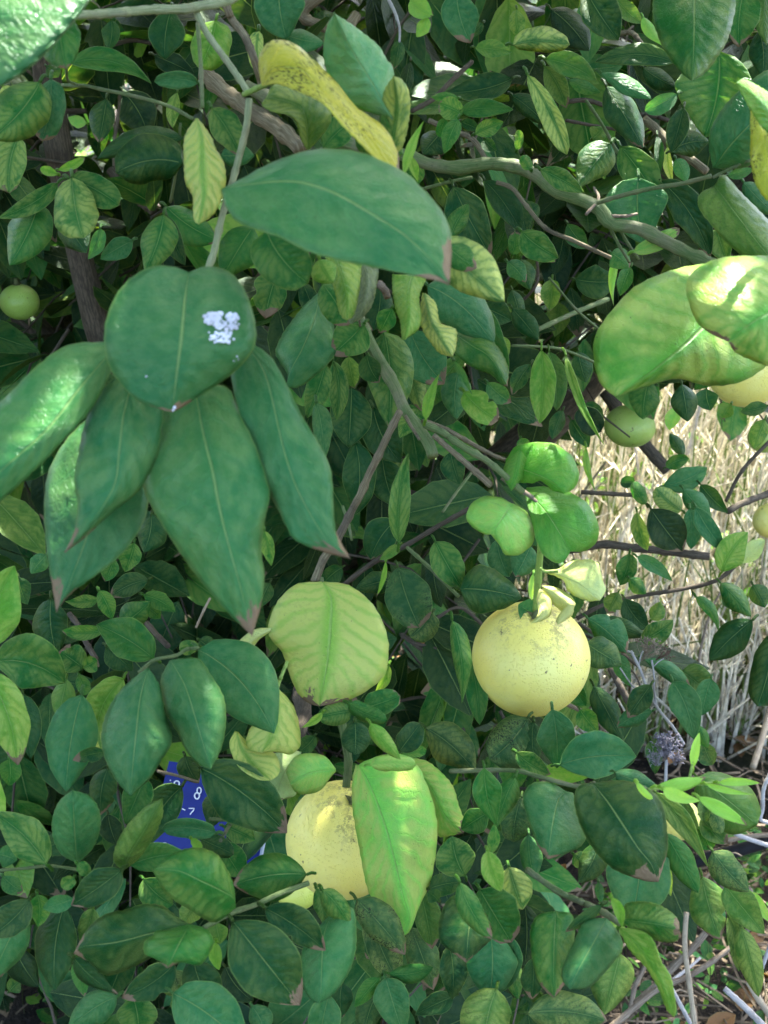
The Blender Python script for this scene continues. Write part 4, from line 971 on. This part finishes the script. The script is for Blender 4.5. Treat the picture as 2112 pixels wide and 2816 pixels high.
branch('A', [(150,880),(230,1030),(330,1180)], 38, 1.5, 1.6, 't')
branch('A', [(1330,480),(1450,590),(1600,700),(1800,830),(1950,960)], 52, .86, .80, 't', lump=.25)
branch('A', [(720,1100),(800,1200),(900,1290),(1000,1370)], 34, 1.2, 1.2, 'k')
branch('A', [(730,290),(860,260),(980,280)], 14, 1.2, 1.2, 'k')
branch('A', [(430,720),(560,720)], 16, 1.3, 1.3, 'k')
branch('B', [(1330,-60),(1200,110),(1100,260),(1040,420),(1000,620)], 62, 1.7, 1.8, 't')
branch('B', [(860,0),(900,80),(930,180),(930,270)], 12, .9, .88, 'w', taper=.6)
branch('B', [(650,100),(560,200),(380,150),(300,80),(460,-60)], 34, .95, .9, 't')
branch('B', [(1010,720),(1150,640),(1260,530),(1400,400)], 15, .95, 1.0, 'k')
branch('B', [(1120,780),(1250,840),(1400,900),(1490,1030)], 17, .82, .82, 'b')
branch('B', [(1060,1230),(1250,1180),(1400,1150)], 10, .9, .9, 'g')
branch('C', [(640,-40),(660,100),(700,230)], 16, .8, .8, 'b')
branch('C', [(700,215),(780,215),(850,300)], 15, .8, .78, 'b')
branch('C', [(350,660),(480,650),(620,690)], 15, 1.1, 1.1, 'k')
branch('C', [(350,780),(560,820),(680,840)], 11, 1.0, 1.0, 'k')
branch('C', [(480,650),(580,800),(680,980),(760,1090)], 10, .85, .82, 'g')
branch('C', [(830,740),(950,760),(1040,790)], 14, .95, .95, 'k')
branch('C', [(860,770),(960,860),(1050,950),(1260,1110)], 26, .95, .9, 'b')
branch('D', [(480,-40),(500,80),(505,190)], 36, 1.6, 1.6, 't')
branch('E', [(150,-40),(90,60),(10,190)], 40, 1.4, 1.4, 't')
branch('E', [(0,430),(20,640)], 24, 1.3, 1.3, 't')
branch('G', [(640,420),(760,360),(880,300)], 40, 1.5, 1.5, 't')
branch('Z', [(520,1640),(600,1690),(690,1740)], 40, 1.5, 1.5, 't')
branch('Z', [(650,1490),(655,1540),(640,1590)], 18, 1.1, 1.0, 'k')
# trunk and scaffold limbs reaching the crown
def limb(P, r0, r1, name='limb', bark='k'):
    P = spline(np.array(P, float), 24); mb = MB(); tube(mb, P, np.linspace(r0, r1, 24), 12, lump=.15); return mb.build(name, BARK[bark], tree)
limb([(-.25,1.75,-.05),(-.24,1.74,.25),(-.28,1.70,.55)], .085, .065, 'trunk')
limb([(-.28,1.70,.50),(-.62,1.7,.95),(-.95,1.6,1.5),(-1.1,1.3,2.1)], .05, .02)
limb([(-.28,1.70,.50),(-.1,1.72,1.0),(.1,1.7,1.6),(.2,1.5,2.3)], .055, .02)
limb([(-.27,1.70,.40),(.2,1.55,.75),(.5,1.5,1.2),(.75,1.5,1.7)], .045, .015)
limb([(-.27,1.72,.40),(-.34,1.35,.8),(-.37,1.2,1.3),(-.3,1.1,1.8)], .024, .010)
limb([(-.27,1.72,.35),(-.70,2.1,.9),(-.74,2.3,1.5),(-.72,2.3,2.3)], .05, .02)

# leaves: the 300 largest are parts, the rest one joined part
ALL.sort(key=lambda a: -a[0])
LEAVES = []
for i, (area, mb, b3, lab) in enumerate(ALL[:300]):
    o = mb.build('leaf', LEAF, tree, origin=b3)
    if lab: o['label'] = lab
    md = o.modifiers.new('thickness', 'SOLIDIFY'); md.thickness = .00045; md.offset = -1
    LEAVES.append(o)
rest = MB()
for area, mb, b3, lab in ALL[300:]:
    k = rest.n; rest.v += mb.v; rest.uv += mb.uv; rest.tint += mb.tint; rest.wear += mb.wear; rest.mi += mb.mi
    rest.f += [tuple(i + k for i in q) for q in mb.f]; rest.n += mb.n
if rest.n: tag(rest.build('small_leaves', LEAF, tree), kind='stuff')

# inner and upper foliage
def dens(x, y, d):
    """how thickly the tree is leaved along a line of sight (thin where the photograph looks through)"""
    X, Y = x / 1.2731, y / 1.2731
    v = .95
    if 320 < X < 580 and 1660 < Y < 1880 and d < 1.25: return 0
    if 1190 < X < 1480 and 800 < Y < 1040: return 0
    if X > 1170 and 790 < Y < 1330: v = .04
    if X > 1330 and 1330 <= Y < 1700: v = .05
    if X > 1450 and 1250 < Y < 1700: v = .04
    if X > 1300 and Y > 1690: v = 0.03
    if 860 < X < 1020 and 1300 < Y < 1600: v = .22
    if X < 260 and 1080 < Y < 1260: v = .25
    if 480 < X < 640 and 1200 < Y < 1450: v = .3
    if X < 480 and Y < 560: v = .8
    if 780 < X < 960 and 0 < Y < 200: v = .5
    if 500 < X < 1200 and 1100 < Y < 1260: v = .6
    return v
def keep(b):
    x, y, d = proj(b); v = dens(x, y, d)
    return v > 0 and not (v < .12 and nr.rand() < .72)
fl = MB(); tw = MB(); roots = []; dirs = []; lens = []
tries = 0
while len(roots) < 1250 and tries < 60000:
    tries += 1
    x, y = nr.rand() * 2900 - 500, nr.rand() * 3300 - 250; d = 1.10 + 1.35 * nr.rand() ** .6
    P = at((x, y), d)[0]
    if P[2] < .12 or P[1] > 2.7 or nr.rand() > dens(x, y, d): continue
    if x > 1500 and y > 1000 and d > 1.3: continue
    roots.append(P); dirs.append(np.array([nr.randn(), -.9 + nr.randn() * .5, nr.randn() * .5 + .1])); lens.append(.12 + nr.rand() * .16)
sprays(fl, tw, roots, dirs, lens, 8, .096, 'dgbknvlL', [.34, .06, .05, .50, .03, .01, .02, .0], keep=keep)  # mostly k and d: the dark of the tree's inside is put into leaf colour
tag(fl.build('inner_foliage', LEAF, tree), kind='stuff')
# crown above and behind the picture, which shades the near leaves
cr = MB(); roots = []; dirs = []; lens = []
while len(roots) < 960:
    c0 = nr.rand(3); P = np.array([-1.9 + 3.1 * c0[0], .35 + 2.3 * c0[1], 1.72 + 1.15 * c0[2]])
    e = ((P[0] + .35) / 1.75) ** 2 + ((P[1] - 1.35) / 1.35) ** 2 + ((P[2] - 1.4) / 1.6) ** 2
    if e > 1: continue
    X, Y, d = proj(P)
    if Y > -60 and -200 < X < 2300 and d > 0: continue
    roots.append(P); dirs.append(np.array([P[0] + .3, P[1] - 1.6, .5]) + nr.randn(3) * .6); lens.append(.14 + nr.rand() * .18)
sprays(cr, tw, roots, dirs, lens, 9, .10, 'dgbnL', [.35, .3, .15, .15, .05])
tag(cr.build('crown_foliage', LEAF, tree), kind='stuff')
tag(tw.build('fine_twigs', BARK['k'], tree), kind='stuff')

# ------------------------------------------------------------------ fruit
def fruit(cx, cy, rp, d, rind, label, sx=1.0, sz=.97, name='grapefruit', cat='grapefruit', spin=0, tilt=(0, 0), calyx=True, group='grapefruits hanging in the tree'):
    c = at(px('Z', [(cx, cy)]), d)[0]; R = rp * 1.2731 * d / FPX
    t = thing(name, label, cat, c, group)
    import bmesh
    bm = bmesh.new(); bmesh.ops.create_icosphere(bm, subdivisions=5, radius=1)
    for v in bm.verts:
        q = v.co.copy(); z = q.z; h = math.hypot(q.x, q.y)
        rr = 1 - .05 * math.exp(-(h / .16) ** 2) * (1 if z > 0 else .5) + .012 * math.sin(3 * q.x + 1.7 * spin) * math.cos(2.3 * q.y + spin) + .008 * math.sin(5 * q.z + spin)
        v.co = Vector((q.x * rr * sx, q.y * rr * sx, q.z * rr * sz)) * R
    me = bpy.data.meshes.new('rind'); bm.to_mesh(me); bm.free(); me.materials.append(rind); me.polygons.foreach_set('use_smooth', [True] * len(me.polygons))
    o = bpy.data.objects.new('rind', me); C.objects.link(o); o.parent = t
    t.rotation_euler = (tilt[0], tilt[1], spin)
    if calyx:
        mb = MB(); top = R * sz * .955
        for k in range(5):
            a = k * 1.2566 + .3; u = np.array([math.cos(a), math.sin(a), 0]); w = np.array([-u[1], u[0], 0])
            mb.add([u*0+[0,0,top+.001], u*.004+w*.0028+[0,0,top+.0012], u*.0085+[0,0,top+.0035], u*.004-w*.0028+[0,0,top+.0012]], [(0,1,2,3)], tint=(.12,.13,.05,0))
        tube(mb, np.array([[0,0,top-.002],[0,0,top+.003],[0,0,top+.008]]), [.0045,.0035,.0022], 8, (.12,.14,.05,0))
        mb.build('calyx', PLAIN, t, origin=(0, 0, 0)).location = (0, 0, 0)
    return t
fruit(1146, 1422, 126.5, .80, RIND_Y, 'full round yellow grapefruit hanging alone at right, wholly in view', 1.0, .965, tilt=(.16, .03))
fruit(741, 1813, 124.5, .80, RIND_Y, 'yellow grapefruit half hidden by a bright lime leaf', 1.0, .995, spin=1.3, tilt=(.24, -.05))
fruit(1612, 800, 81, .95, RIND_Y, 'yellow grapefruit below the big mottled leaf at right edge', spin=.6)
fruit(1360, 921, 54, 1.35, RIND_G, 'small green unripe grapefruit against the dry grass', 1.0, .84, spin=2, tilt=(.1, 0))
fruit(42, 652, 42, 1.25, RIND_G, 'greenish yellow grapefruit among leaves at the left edge', 1.0, .9, spin=.4)
fruit(643, 1915, 50, .96, RIND_M, 'greenish grapefruit peeping out below the lower yellow one', spin=1)
fruit(1238, 245, 33, 1.35, RIND_Y, 'small pale yellow grapefruit deep behind the upper leaves', spin=.3)
fruit(1466, 1768, 46, .86, RIND_Y, 'yellow grapefruit mostly hidden under the young shoot', spin=.9)
fruit(1668, 1125, 40, 1.3, RIND_Y, 'deep yellow grapefruit cut by the right edge of the view', spin=2.2)
fruit(1650, 945, 34, 1.25, RIND_G, 'green grapefruit below the yellow one at the right edge', spin=2.9)
fruit(1412, 2036, 0, .6, RIND_G, '', name='x') if False else None
b = fruit(1346, 2012, 9, .575, RIND_G, 'tiny green fruitlet under the long narrow leaf at lower right', 1, 1.1, name='fruitlet', cat='fruitlet', calyx=False, group=None)

# ------------------------------------------------------------------ blue board behind the leaves
def glossy(name, c, r):
    m, nt = mat(name); g = G(nt); tc = g.n('TexCoord'); n = g.noise(tc.outputs['Object'], 40, 5)
    p = g.n('BsdfPrincipled'); g.put(p.inputs['Base Color'], g.mix(g.mr(n, .35, .7), rgba([x * .8 for x in c]), rgba(c))); g.put(p.inputs['Roughness'], g.m('MULTIPLY_ADD', n, .3, r)); nt.links.new(p.outputs[0], g.n('OutputMaterial').inputs[0]); return m
BLUE = glossy('blue_board', (.003, .014, .17), .3); WHITE = glossy('white_paint', (.78, .80, .84), .4); EDGE = glossy('board_edge', (.45, .52, .62), .4)
cs = 360 / 1659
def cp(pts): return np.array([[400 + x * cs, 2080 + y * cs] for x, y in pts])
corner = cp([(300, 60), (1640, 270), (1335, 1335), (-20, 1300)]); DB = [1.16, 1.12, 1.06, 1.10]
Q = at(corner, DB); Q[2] = Q[1] + Q[3] - Q[0]                  # keep it planar
nrm = np.cross(Q[1] - Q[0], Q[3] - Q[0]); nrm /= np.linalg.norm(nrm)
if nrm @ FWD > 0: nrm = -nrm
def on_board(pts, up=.0015):
    out = []
    for q in cp(pts):
        dv = at(q, 1.0)[0] - CAM; s = ((Q[0] - CAM) @ nrm) / (dv @ nrm); out.append(CAM + dv * s + nrm * up)
    return np.array(out)
board = thing('blue_sign', 'blue sign board with white writing showing between the leaves', 'sign', Q.mean(0))
mb = MB(); th = nrm * .004; vb = np.vstack([Q, Q - th])
mb.add(vb, [(0,1,2,3),(7,6,5,4),(0,4,5,1),(1,5,6,2),(2,6,7,3),(3,7,4,0)]); mb.build('panel', BLUE, board, smooth=False)
mb = MB(); e = (Q[1] - Q[0]) / np.linalg.norm(Q[1] - Q[0]) * .0025
for A_, B_ in ((Q[1], Q[2]),): mb.add(np.array([A_+e*.1+nrm*.001, A_+e+nrm*.001, B_+e+nrm*.001, B_+e*.1+nrm*.001, A_+e*.1-th, A_+e-th, B_+e-th, B_+e*.1-th]), [(0,1,2,3),(7,6,5,4),(0,4,5,1),(1,5,6,2),(2,6,7,3),(3,7,4,0)])
mb.build('edge_trim', EDGE, board, smooth=False)
def ring(cx, cy, rx, ry, a0=0, a1=360): return [(cx + rx * math.cos(math.radians(a)), cy + ry * math.sin(math.radians(a))) for a in np.linspace(a0, a1, 18)]
strokes = [(ring(403, 350, 33, 33), 19), ([(318, 309), (326, 312)], 16), (ring(686, 440, 26, 40, 0, 360), 17), (ring(660, 505, 30, 40), 19), ([(470, 668), (510, 686)], 15),
           ([(556, 664), (630, 668), (600, 705), (572, 742)], 15), (ring(482, 872, 20, 24, 60, 320), 8), (ring(540, 897, 22, 26), 8), (ring(612, 905, 22, 26), 8), ([(668, 880), (668, 930)], 8),
           (ring(165, 1140, 24, 28, 40, 320), 10), (ring(250, 1130, 26, 32), 11), ([(196, 1096), (192, 1112)], 10), ([(1268, 1175), (1274, 1195)], 12), (ring(330, 1165, 24, 30), 10)]
for P, wd in strokes:
    P3 = on_board(spline(P, max(6, len(P))) if len(P) > 2 else P); mb = MB(); tube(mb, P3, wd * cs / 2 * 1.1 / FPX, 6); mb.build('lettering', WHITE, board)

# ------------------------------------------------------------------ dead sticks and stems at lower right
def stick(label, t, pts, r, d0, d1, bark, extra=(), taper=.7, name='dead_stick', grp='dead sticks on the ground at lower right', cat='stick'):
    n = max(14, len(pts) * 7); d = np.linspace(d0, d1, n); P = at(spline(px(t, pts), n), d)
    th = thing(name, label, cat, P[0], grp); mb = MB(); tube(mb, P, r * tsc(t) * d / FPX * np.linspace(1, taper, n), 9, lump=.2); mb.build('stem', BARK[bark], th)
    for pp, rr, a, b_ in extra:
        m_ = max(8, len(pp) * 5); dd = np.linspace(a, b_, m_); mb = MB(); tube(mb, at(spline(px(t, pp), m_), dd), rr * tsc(t) * dd / FPX * np.linspace(1, .6, m_), 6, lump=.25); mb.build('twig', BARK[bark], th)
    return th
stick('long arching grey-brown stick curving up to the right', 'M', [(600,1720),(800,1545),(950,1430),(1150,1345),(1350,1215),(1470,1110),(1560,1000),(1577,880),(1538,775)], 22, 1.12, 1.15, 'o', taper=.6)
stick('forked brown stick with a broken top and a hooked twig', 'M', [(800,1530),(950,1395),(1050,1285),(1200,1135),(1310,985),(1350,850),(1382,720),(1366,635)], 24, 1.14, 1.10, 'o',
      [([(1335,880),(1312,740),(1298,610),(1370,575),(1440,550),(1490,572)], 9, 1.10, 1.08), ([(1392,735),(1412,800),(1395,850),(1350,860)], 10, 1.10, 1.09)], taper=.85)
stick('straight straw-coloured stick standing upright', 'M', [(1130,938),(1120,1150),(1150,1400),(1190,1700)], 16, 1.12, 1.12, 's', taper=1.1)
stick('thin bleached white stick leaning left at the bottom', 'M', [(1035,1430),(1100,1550),(1190,1720)], 14, 1.16, 1.14, 'w', taper=1)
stick('cut bleached stick pointing up to the left', 'M', [(1376,1428),(1500,1540),(1660,1700)], 20, 1.15, 1.12, 'w', taper=1.1)
stick('splintered pale stick in the bottom right corner', 'M', [(1530,1385),(1600,1500),(1700,1640)], 22, 1.12, 1.1, 's', [([(1545,1410),(1520,1360)], 8, 1.12, 1.12), ([(1550,1400),(1548,1365)], 7, 1.12, 1.12)], taper=1.1)
stick('short brown stem rising behind the long leaf', 'M', [(770,1560),(795,1420),(850,1310),(882,1215)], 18, 1.2, 1.22, 'o')
stick('grey stem running down the right edge near the sticks', 'M', [(1680,1130),(1620,1300),(1600,1400)], 14, 1.2, 1.2, 'w')
stick('wavy pale stem at the right edge beside the young shoot', 'M', [(1680,20),(1630,140),(1625,260),(1610,330),(1659,355)], 13, 1.1, 1.1, 'w', taper=1)
stick('grey stick lying level behind the lime shoot', 'M', [(1390,470),(1530,445),(1700,430)], 15, 1.25, 1.25, 'o', taper=1)
stick('grey stick slanting down behind the lime shoot', 'M', [(1440,425),(1560,470),(1720,520)], 14, 1.2, 1.2, 'w', taper=1)
stick('tall straw stalk standing at the right edge', 'I', [(1690,1180),(1640,1400),(1560,1659)], 20, 1.6, 1.5, 's', taper=1)
stick('short grey twig lying among the bottom sticks', 'M', [(1040,1375),(1150,1290),(1220,1230)], 12, 1.25, 1.28, 'w')
stick('bare brown sapling rising through the dry grass', 'I', [(1200,1030),(1230,850),(1290,640),(1350,520)], 10, 1.9, 1.9, 'o')
for lab, pp, r_ in (('bleached white stalk leaning in the dry grass right of the green fruit', [(1135,1290),(1190,1080),(1235,890)], 13),
                    ('short white stalk standing in the dry grass at far right', [(1470,1230),(1482,1080)], 9),
                    ('thin white stalk low in the dry grass', [(800,1240),(820,1420)], 8)):
    stick(lab, 'F', pp, r_, 2.5, 2.5, 'w', name='dry_stalk', grp='bleached stalks in the dry grass', cat='stalk', taper=.8)
# black hose
hs = tag(MB() and thing('black_hose', 'black garden hose lying behind the sticks at right', 'hose', at(px('M', [(1100, 640)]), 1.4)[0]))
mb = MB(); Pp = spline(px('M', [(1000,690),(1110,632),(1250,590),(1400,552),(1540,512),(1720,455)]), 30); tube(mb, at(Pp, np.linspace(1.42, 1.36, 30)), .0085, 10, (.012, .012, .014, 0)); mb.build('pipe', PLAIN, hs)

# dried flower stems
def flower_head(mb, c, spread, n, tint, up=(0, -.3, 1)):
    up = np.array(up, float); up /= np.linalg.norm(up)
    for k in range(n):
        v = nr.randn(3); v /= np.linalg.norm(v); v = v + up * 1.0; e = c + v / np.linalg.norm(v) * spread * (.45 + .6 * nr.rand())
        s0 = c - up * spread * .8 * nr.rand(); q = spline(np.array([s0, (s0 + e) / 2 + nr.randn(3) * spread * .06, e]), 5)
        tube(mb, q, spread * .016, 4, tint, cap=False)
        for j in range(5):
            w = nr.randn(3); w /= np.linalg.norm(w); tube(mb, np.array([e, e + w * spread * .09, e + w * spread * .16 + up * spread * .03]), [spread*.02, spread*.028, spread*.008], 4, np.array(tint) * (1 + .4 * nr.rand()))
hd = .70; c = at([(1834, 2065)], hd)[0]
fh = thing('dried_weed', 'grey-purple dried flower head standing above the lime shoot', 'dried flower', c, 'dried flower heads')
mb = MB(); flower_head(mb, c + np.array([0, 0, .002]), .0125, 90, (.17, .16, .185, 0)); flower_head(mb, c + np.array([-.006, 0, -.008]), .009, 35, (.17, .16, .185, 0)); flower_head(mb, c + np.array([.007, 0, -.008]), .009, 35, (.17, .16, .185, 0)); mb.build('florets', PLAIN, fh)
mb = MB(); tube(mb, at(spline(np.array([[1832, 2090], [1830, 2160], [1826, 2230]]), 8), hd), .0012, 6); mb.build('stem', BARK['w'], fh)
c = at(px('I', [(880, 905)]), .84)[0]
fs = thing('dried_weed', 'forked grey dried flower stem with a spent twiggy head', 'dried flower', c, 'dried flower heads')
for pp, rr in (([(770,900),(830,1020),(880,1160),(950,1280),(1040,1390),(1115,1505)], 10), ([(905,960),(920,1060),(922,1160),(940,1270)], 7), ([(820,1000),(835,930),(850,900)], 5), ([(920,1000),(950,970),(985,950)], 4), ([(700,1010),(760,1100),(800,1150)], 5), ([(640,850),(720,890),(790,915)], 6)):
    mb = MB(); tube(mb, at(spline(px('I', pp), 16), .84), rr * TS * .84 / FPX, 6, lump=.15); mb.build('stem', BARK['w'], fs)
mb = MB(); flower_head(mb, c, .014, 34, (.22, .17, .12, 0), (.3, 0, .6)); flower_head(mb, c + np.array([.012, 0, -.004]), .010, 22, (.10, .05, .04, 0), (.3, 0, .3)); mb.build('florets', PLAIN, fs)

# ------------------------------------------------------------------ dry grass, ground cover and the bushes beyond
gr = MB(); n = 0
while n < 10000:
    x, y = -.6 + 4.6 * nr.rand(), 1.7 + 4.65 * nr.rand() ** 1.2
    X, Y, d = proj((x, y, 0.2))
    if X < 1420 - 250 * nr.rand() or X > 2500: 
        if nr.rand() < .93: continue
    h = (.35 + .75 * nr.rand() ** 1.3) * min(1, .30 + (y - 1.7) * .55); lean = nr.randn(2) * (.09 if nr.rand() < .7 else .38) * h; n += 1
    q = np.linspace(0, 1, 5)[:, None]; P = np.array([x, y, 0]) + np.hstack([lean * q + nr.randn(2) * .03 * q * q * h, q * h])
    br = .6 + .7 * nr.rand(); tn = np.array((.80 * br, .75 * br, .60 * br, 0)); 
    if nr.rand() < .2: tn = np.array((.16, .24, .06, 0))
    tube(gr, P, np.linspace(.0042, .0016, 5) * (.5 + nr.rand() * .9), 4, tn, cap=False)
    if nr.rand() < .75:
        for k in range(int(2 + nr.rand() * 7)):
            t = .3 + .7 * nr.rand(); o = P[min(4, int(t * 4))]; v = np.array([nr.randn() * .5, nr.randn() * .5, .8 + nr.rand() * .4]) * (.03 + .06 * nr.rand())
            tube(gr, np.array([o, o + v * .6, o + v]), [.0016, .0022, .0008], 3, tn * 1.1, cap=False)
tag(gr.build('dry_grass', STRAW, smooth=False), 'dry straw-coloured grass and weed stalks in full sun', kind='stuff')
wd = MB(); roots = []
while len(roots) < 420:
    x, y = .1 + 3.4 * nr.rand(), 1.95 + 3.6 * nr.rand(); X, Y, d = proj((x, y, .2))
    if 1350 < X < 2400: roots.append(np.array([x, y, .02 + .3 * nr.rand() * min(1, y - 1.8)]))
sprays(wd, wd, roots, [np.array([nr.randn() * .5, nr.randn() * .5, 1]) for _ in roots], [.10 + .22 * nr.rand() for _ in roots], 12, .034, 'lLngd', [.3, .15, .25, .2, .1], .0015, .1)
tag(wd.build('green_weeds', LEAF), 'small green weeds growing up through the dry grass', kind='stuff')
# fallen twigs and straw on the ground
lt = MB()
for k in range(3800):
    x, y = -1.6 + 3.6 * nr.rand(), .8 + 4.5 * nr.rand() ** 1.2
    if k > 2400: x, y = .25 + 1.1 * nr.rand(), .95 + 1.4 * nr.rand()
    a = nr.rand() * 6.28; l = .03 + .16 * nr.rand() ** 2; z = .02 + .03 * nr.rand()
    u = np.array([math.cos(a), math.sin(a), (nr.rand() - .5) * .4]) * l; br = .4 + nr.rand(); tn = (.20 * br, .155 * br, .10 * br, 0)
    tube(lt, np.array([[x, y, z], np.array([x, y, z]) + u * .5 + nr.randn(3) * .006, np.array([x, y, z]) + u]), .0012 + .002 * nr.rand(), 4, tn, cap=False)
tag(lt.build('ground_litter', PLAIN, smooth=False), 'fallen twigs and straw on the soil', kind='stuff')
dl = MB(); k = 900; B = np.stack([-1.5 + 3.4 * nr.rand(k), .8 + 3.2 * nr.rand(k), .02 + .03 * nr.rand(k)], 1); D = nr.randn(k, 3) * [1, 1, .25]
Tn = np.array([.24, .13, .06, 0]) * (.4 + nr.rand(k, 1)) ; Tn[:, 3] = 0; L = .03 + .04 * nr.rand(k)
leaf_cloud(dl, B, D, np.array([0, 0, 1]) + nr.randn(k, 3) * .4, L, L * .5, Tn, np.zeros((k, 4)), .5, .8); tag(dl.build('fallen_leaves', LEAF), 'brown fallen leaves on the soil', kind='stuff')
gc = MB(); roots = []; k = 0
while len(roots) < 820:
    x, y = -1.8 + 4.2 * nr.rand(), .95 + 4.0 * nr.rand()
    if len(roots) > 600: x, y = .3 + 1.1 * nr.rand(), 1.0 + 1.2 * nr.rand()
    if math.sin(x * 5.1 + 1) * math.sin(y * 4.3) < -.25: continue
    roots.append(np.array([x, y, .0]))
sprays(gc, gc, roots, [np.array([nr.randn() * .4, nr.randn() * .4, 1]) for _ in roots], [.05 + .10 * nr.rand() for _ in roots], 9, .026, 'gdbl', [.4, .35, .15, .1], .001, .1)
tag(gc.build('ground_cover', LEAF), 'small round-leaved weeds covering the shaded soil', kind='stuff')
BUSH = [(-2.6, 4.6, 1.0, 1.5), (-1.2, 4.4, .9, 1.2), (.1, 5.2, 1.1, 1.5), (1.5, 7.4, 1.3, 1.9), (3.2, 7.8, 1.4, 1.9), (-3.9, 6.3, 1.3, 2.2), (-1.6, 6.9, 1.5, 2.5), (.5, 8.2, 1.6, 2.6), (5.2, 8.5, 1.6, 2.4)]
blab = ['sunlit round bush beyond the tree at far left', 'low lime-green bush behind the left leaves', 'sunlit bush straight behind the tree', 'bush behind the dry grass in the middle', 'bush behind the dry grass at right', 'tall bush in the distance at far left', 'tall bush in the distance left of centre', 'tall bush in the distance at centre', 'tall bush in the distance at far right']
for (x, y, r_, h), lb in zip(BUSH, blab):
    zb = max(0, (y - 6) * .10); t = thing('bush', lb, 'bush', (x, y, zb), 'bushes beyond the citrus tree')
    fm = MB(); tm = MB(); k = 130; roots = []; dirs = []
    for _ in range(k):
        v = nr.randn(3); v[2] = abs(v[2]) * .9; v /= np.linalg.norm(v); q = .55 + .45 * nr.rand() ** .5
        roots.append(np.array([x, y, zb + .12 * h]) + v * q * np.array([r_ * .8, r_ * .8, h * .8]) * (1 + .25 * math.sin(v[0] * 5 + x))); dirs.append(v + np.array([0, 0, .3]))
    sprays(fm, tm, roots, dirs, [.18 + .2 * nr.rand() for _ in roots], 13, .085, 'lLgny', [.3, .22, .26, .2, .02], .003)
    for j in range(5):
        a = j * 1.3 + x; tube(tm, spline(np.array([[x, y, zb - .03], [x + .2 * math.cos(a), y + .2 * math.sin(a), zb + h * .4], [x + .5 * r_ * math.cos(a), y + .5 * r_ * math.sin(a), zb + h * .75]]), 8), np.linspace(.02, .006, 8), 6)
    tag(fm.build('foliage', LEAF, t), kind='stuff'); tag(tm.build('stems', BARK['k'], t), kind='stuff')

# white droppings on the round near leaf
import bmesh
def splat(leaf, pts, seed):
    me = leaf.data; co = np.array([v.co for v in me.vertices]) + np.array(leaf.location) + np.array(TREE_BASE)
    mb = MB()
    for (X, Y, rr) in pts:
        pxy = px('Z', [(X, Y)])[0]; PX = np.array([proj(p_)[:2] for p_ in co]); w = np.argsort(((PX - pxy) ** 2).sum(1))[:4]
        dd = np.average([proj(co[i])[2] for i in w], weights=1 / (1 + ((PX[w] - pxy) ** 2).sum(1) ** .5)) - .0012
        m_ = 14; a = np.arange(m_) * 2 * math.pi / m_; R2 = rr * 1.2731 * (.75 + .35 * nr.rand(m_)); ring_ = pxy + np.stack([np.cos(a) * R2, np.sin(a) * R2], 1)
        V = np.vstack([at(pxy, dd - .0006), at(ring_, dd)]); f = [(0, 1 + (i + 1) % m_, 1 + i) for i in range(m_)]
        mb.add(V, f, tint=(.62, .64, .68, 0))
    return mb
round_leaf = next(o for o in LEAVES if 'droppings' in o.get('label', ''))
sp = [(462+ nr.randn() * 8, 688 + nr.randn() * 6, 3.5 + 4.0 * nr.rand()) for _ in range(34)] + [(500 + nr.randn() * 7, 690 + nr.randn() * 10, 2.5 + 3.4 * nr.rand()) for _ in range(34)] + [(478 + nr.randn() * 13, 728 + nr.randn() * 6, 1.6 + 2.6 * nr.rand()) for _ in range(60)] + [(480 + nr.randn() * 9, 704 + nr.randn() * 8, 2.5 + 2.5 * nr.rand()) for _ in range(26)] + [(512, 770, 2), (515, 776, 1.4), (505, 780, 1.5), (377, 880, 3.5), (374, 886, 2.6), (316, 813, 2.2)]
tag(splat(round_leaf, sp, 1).build('bird_droppings', PLAIN, round_leaf), kind='stuff')
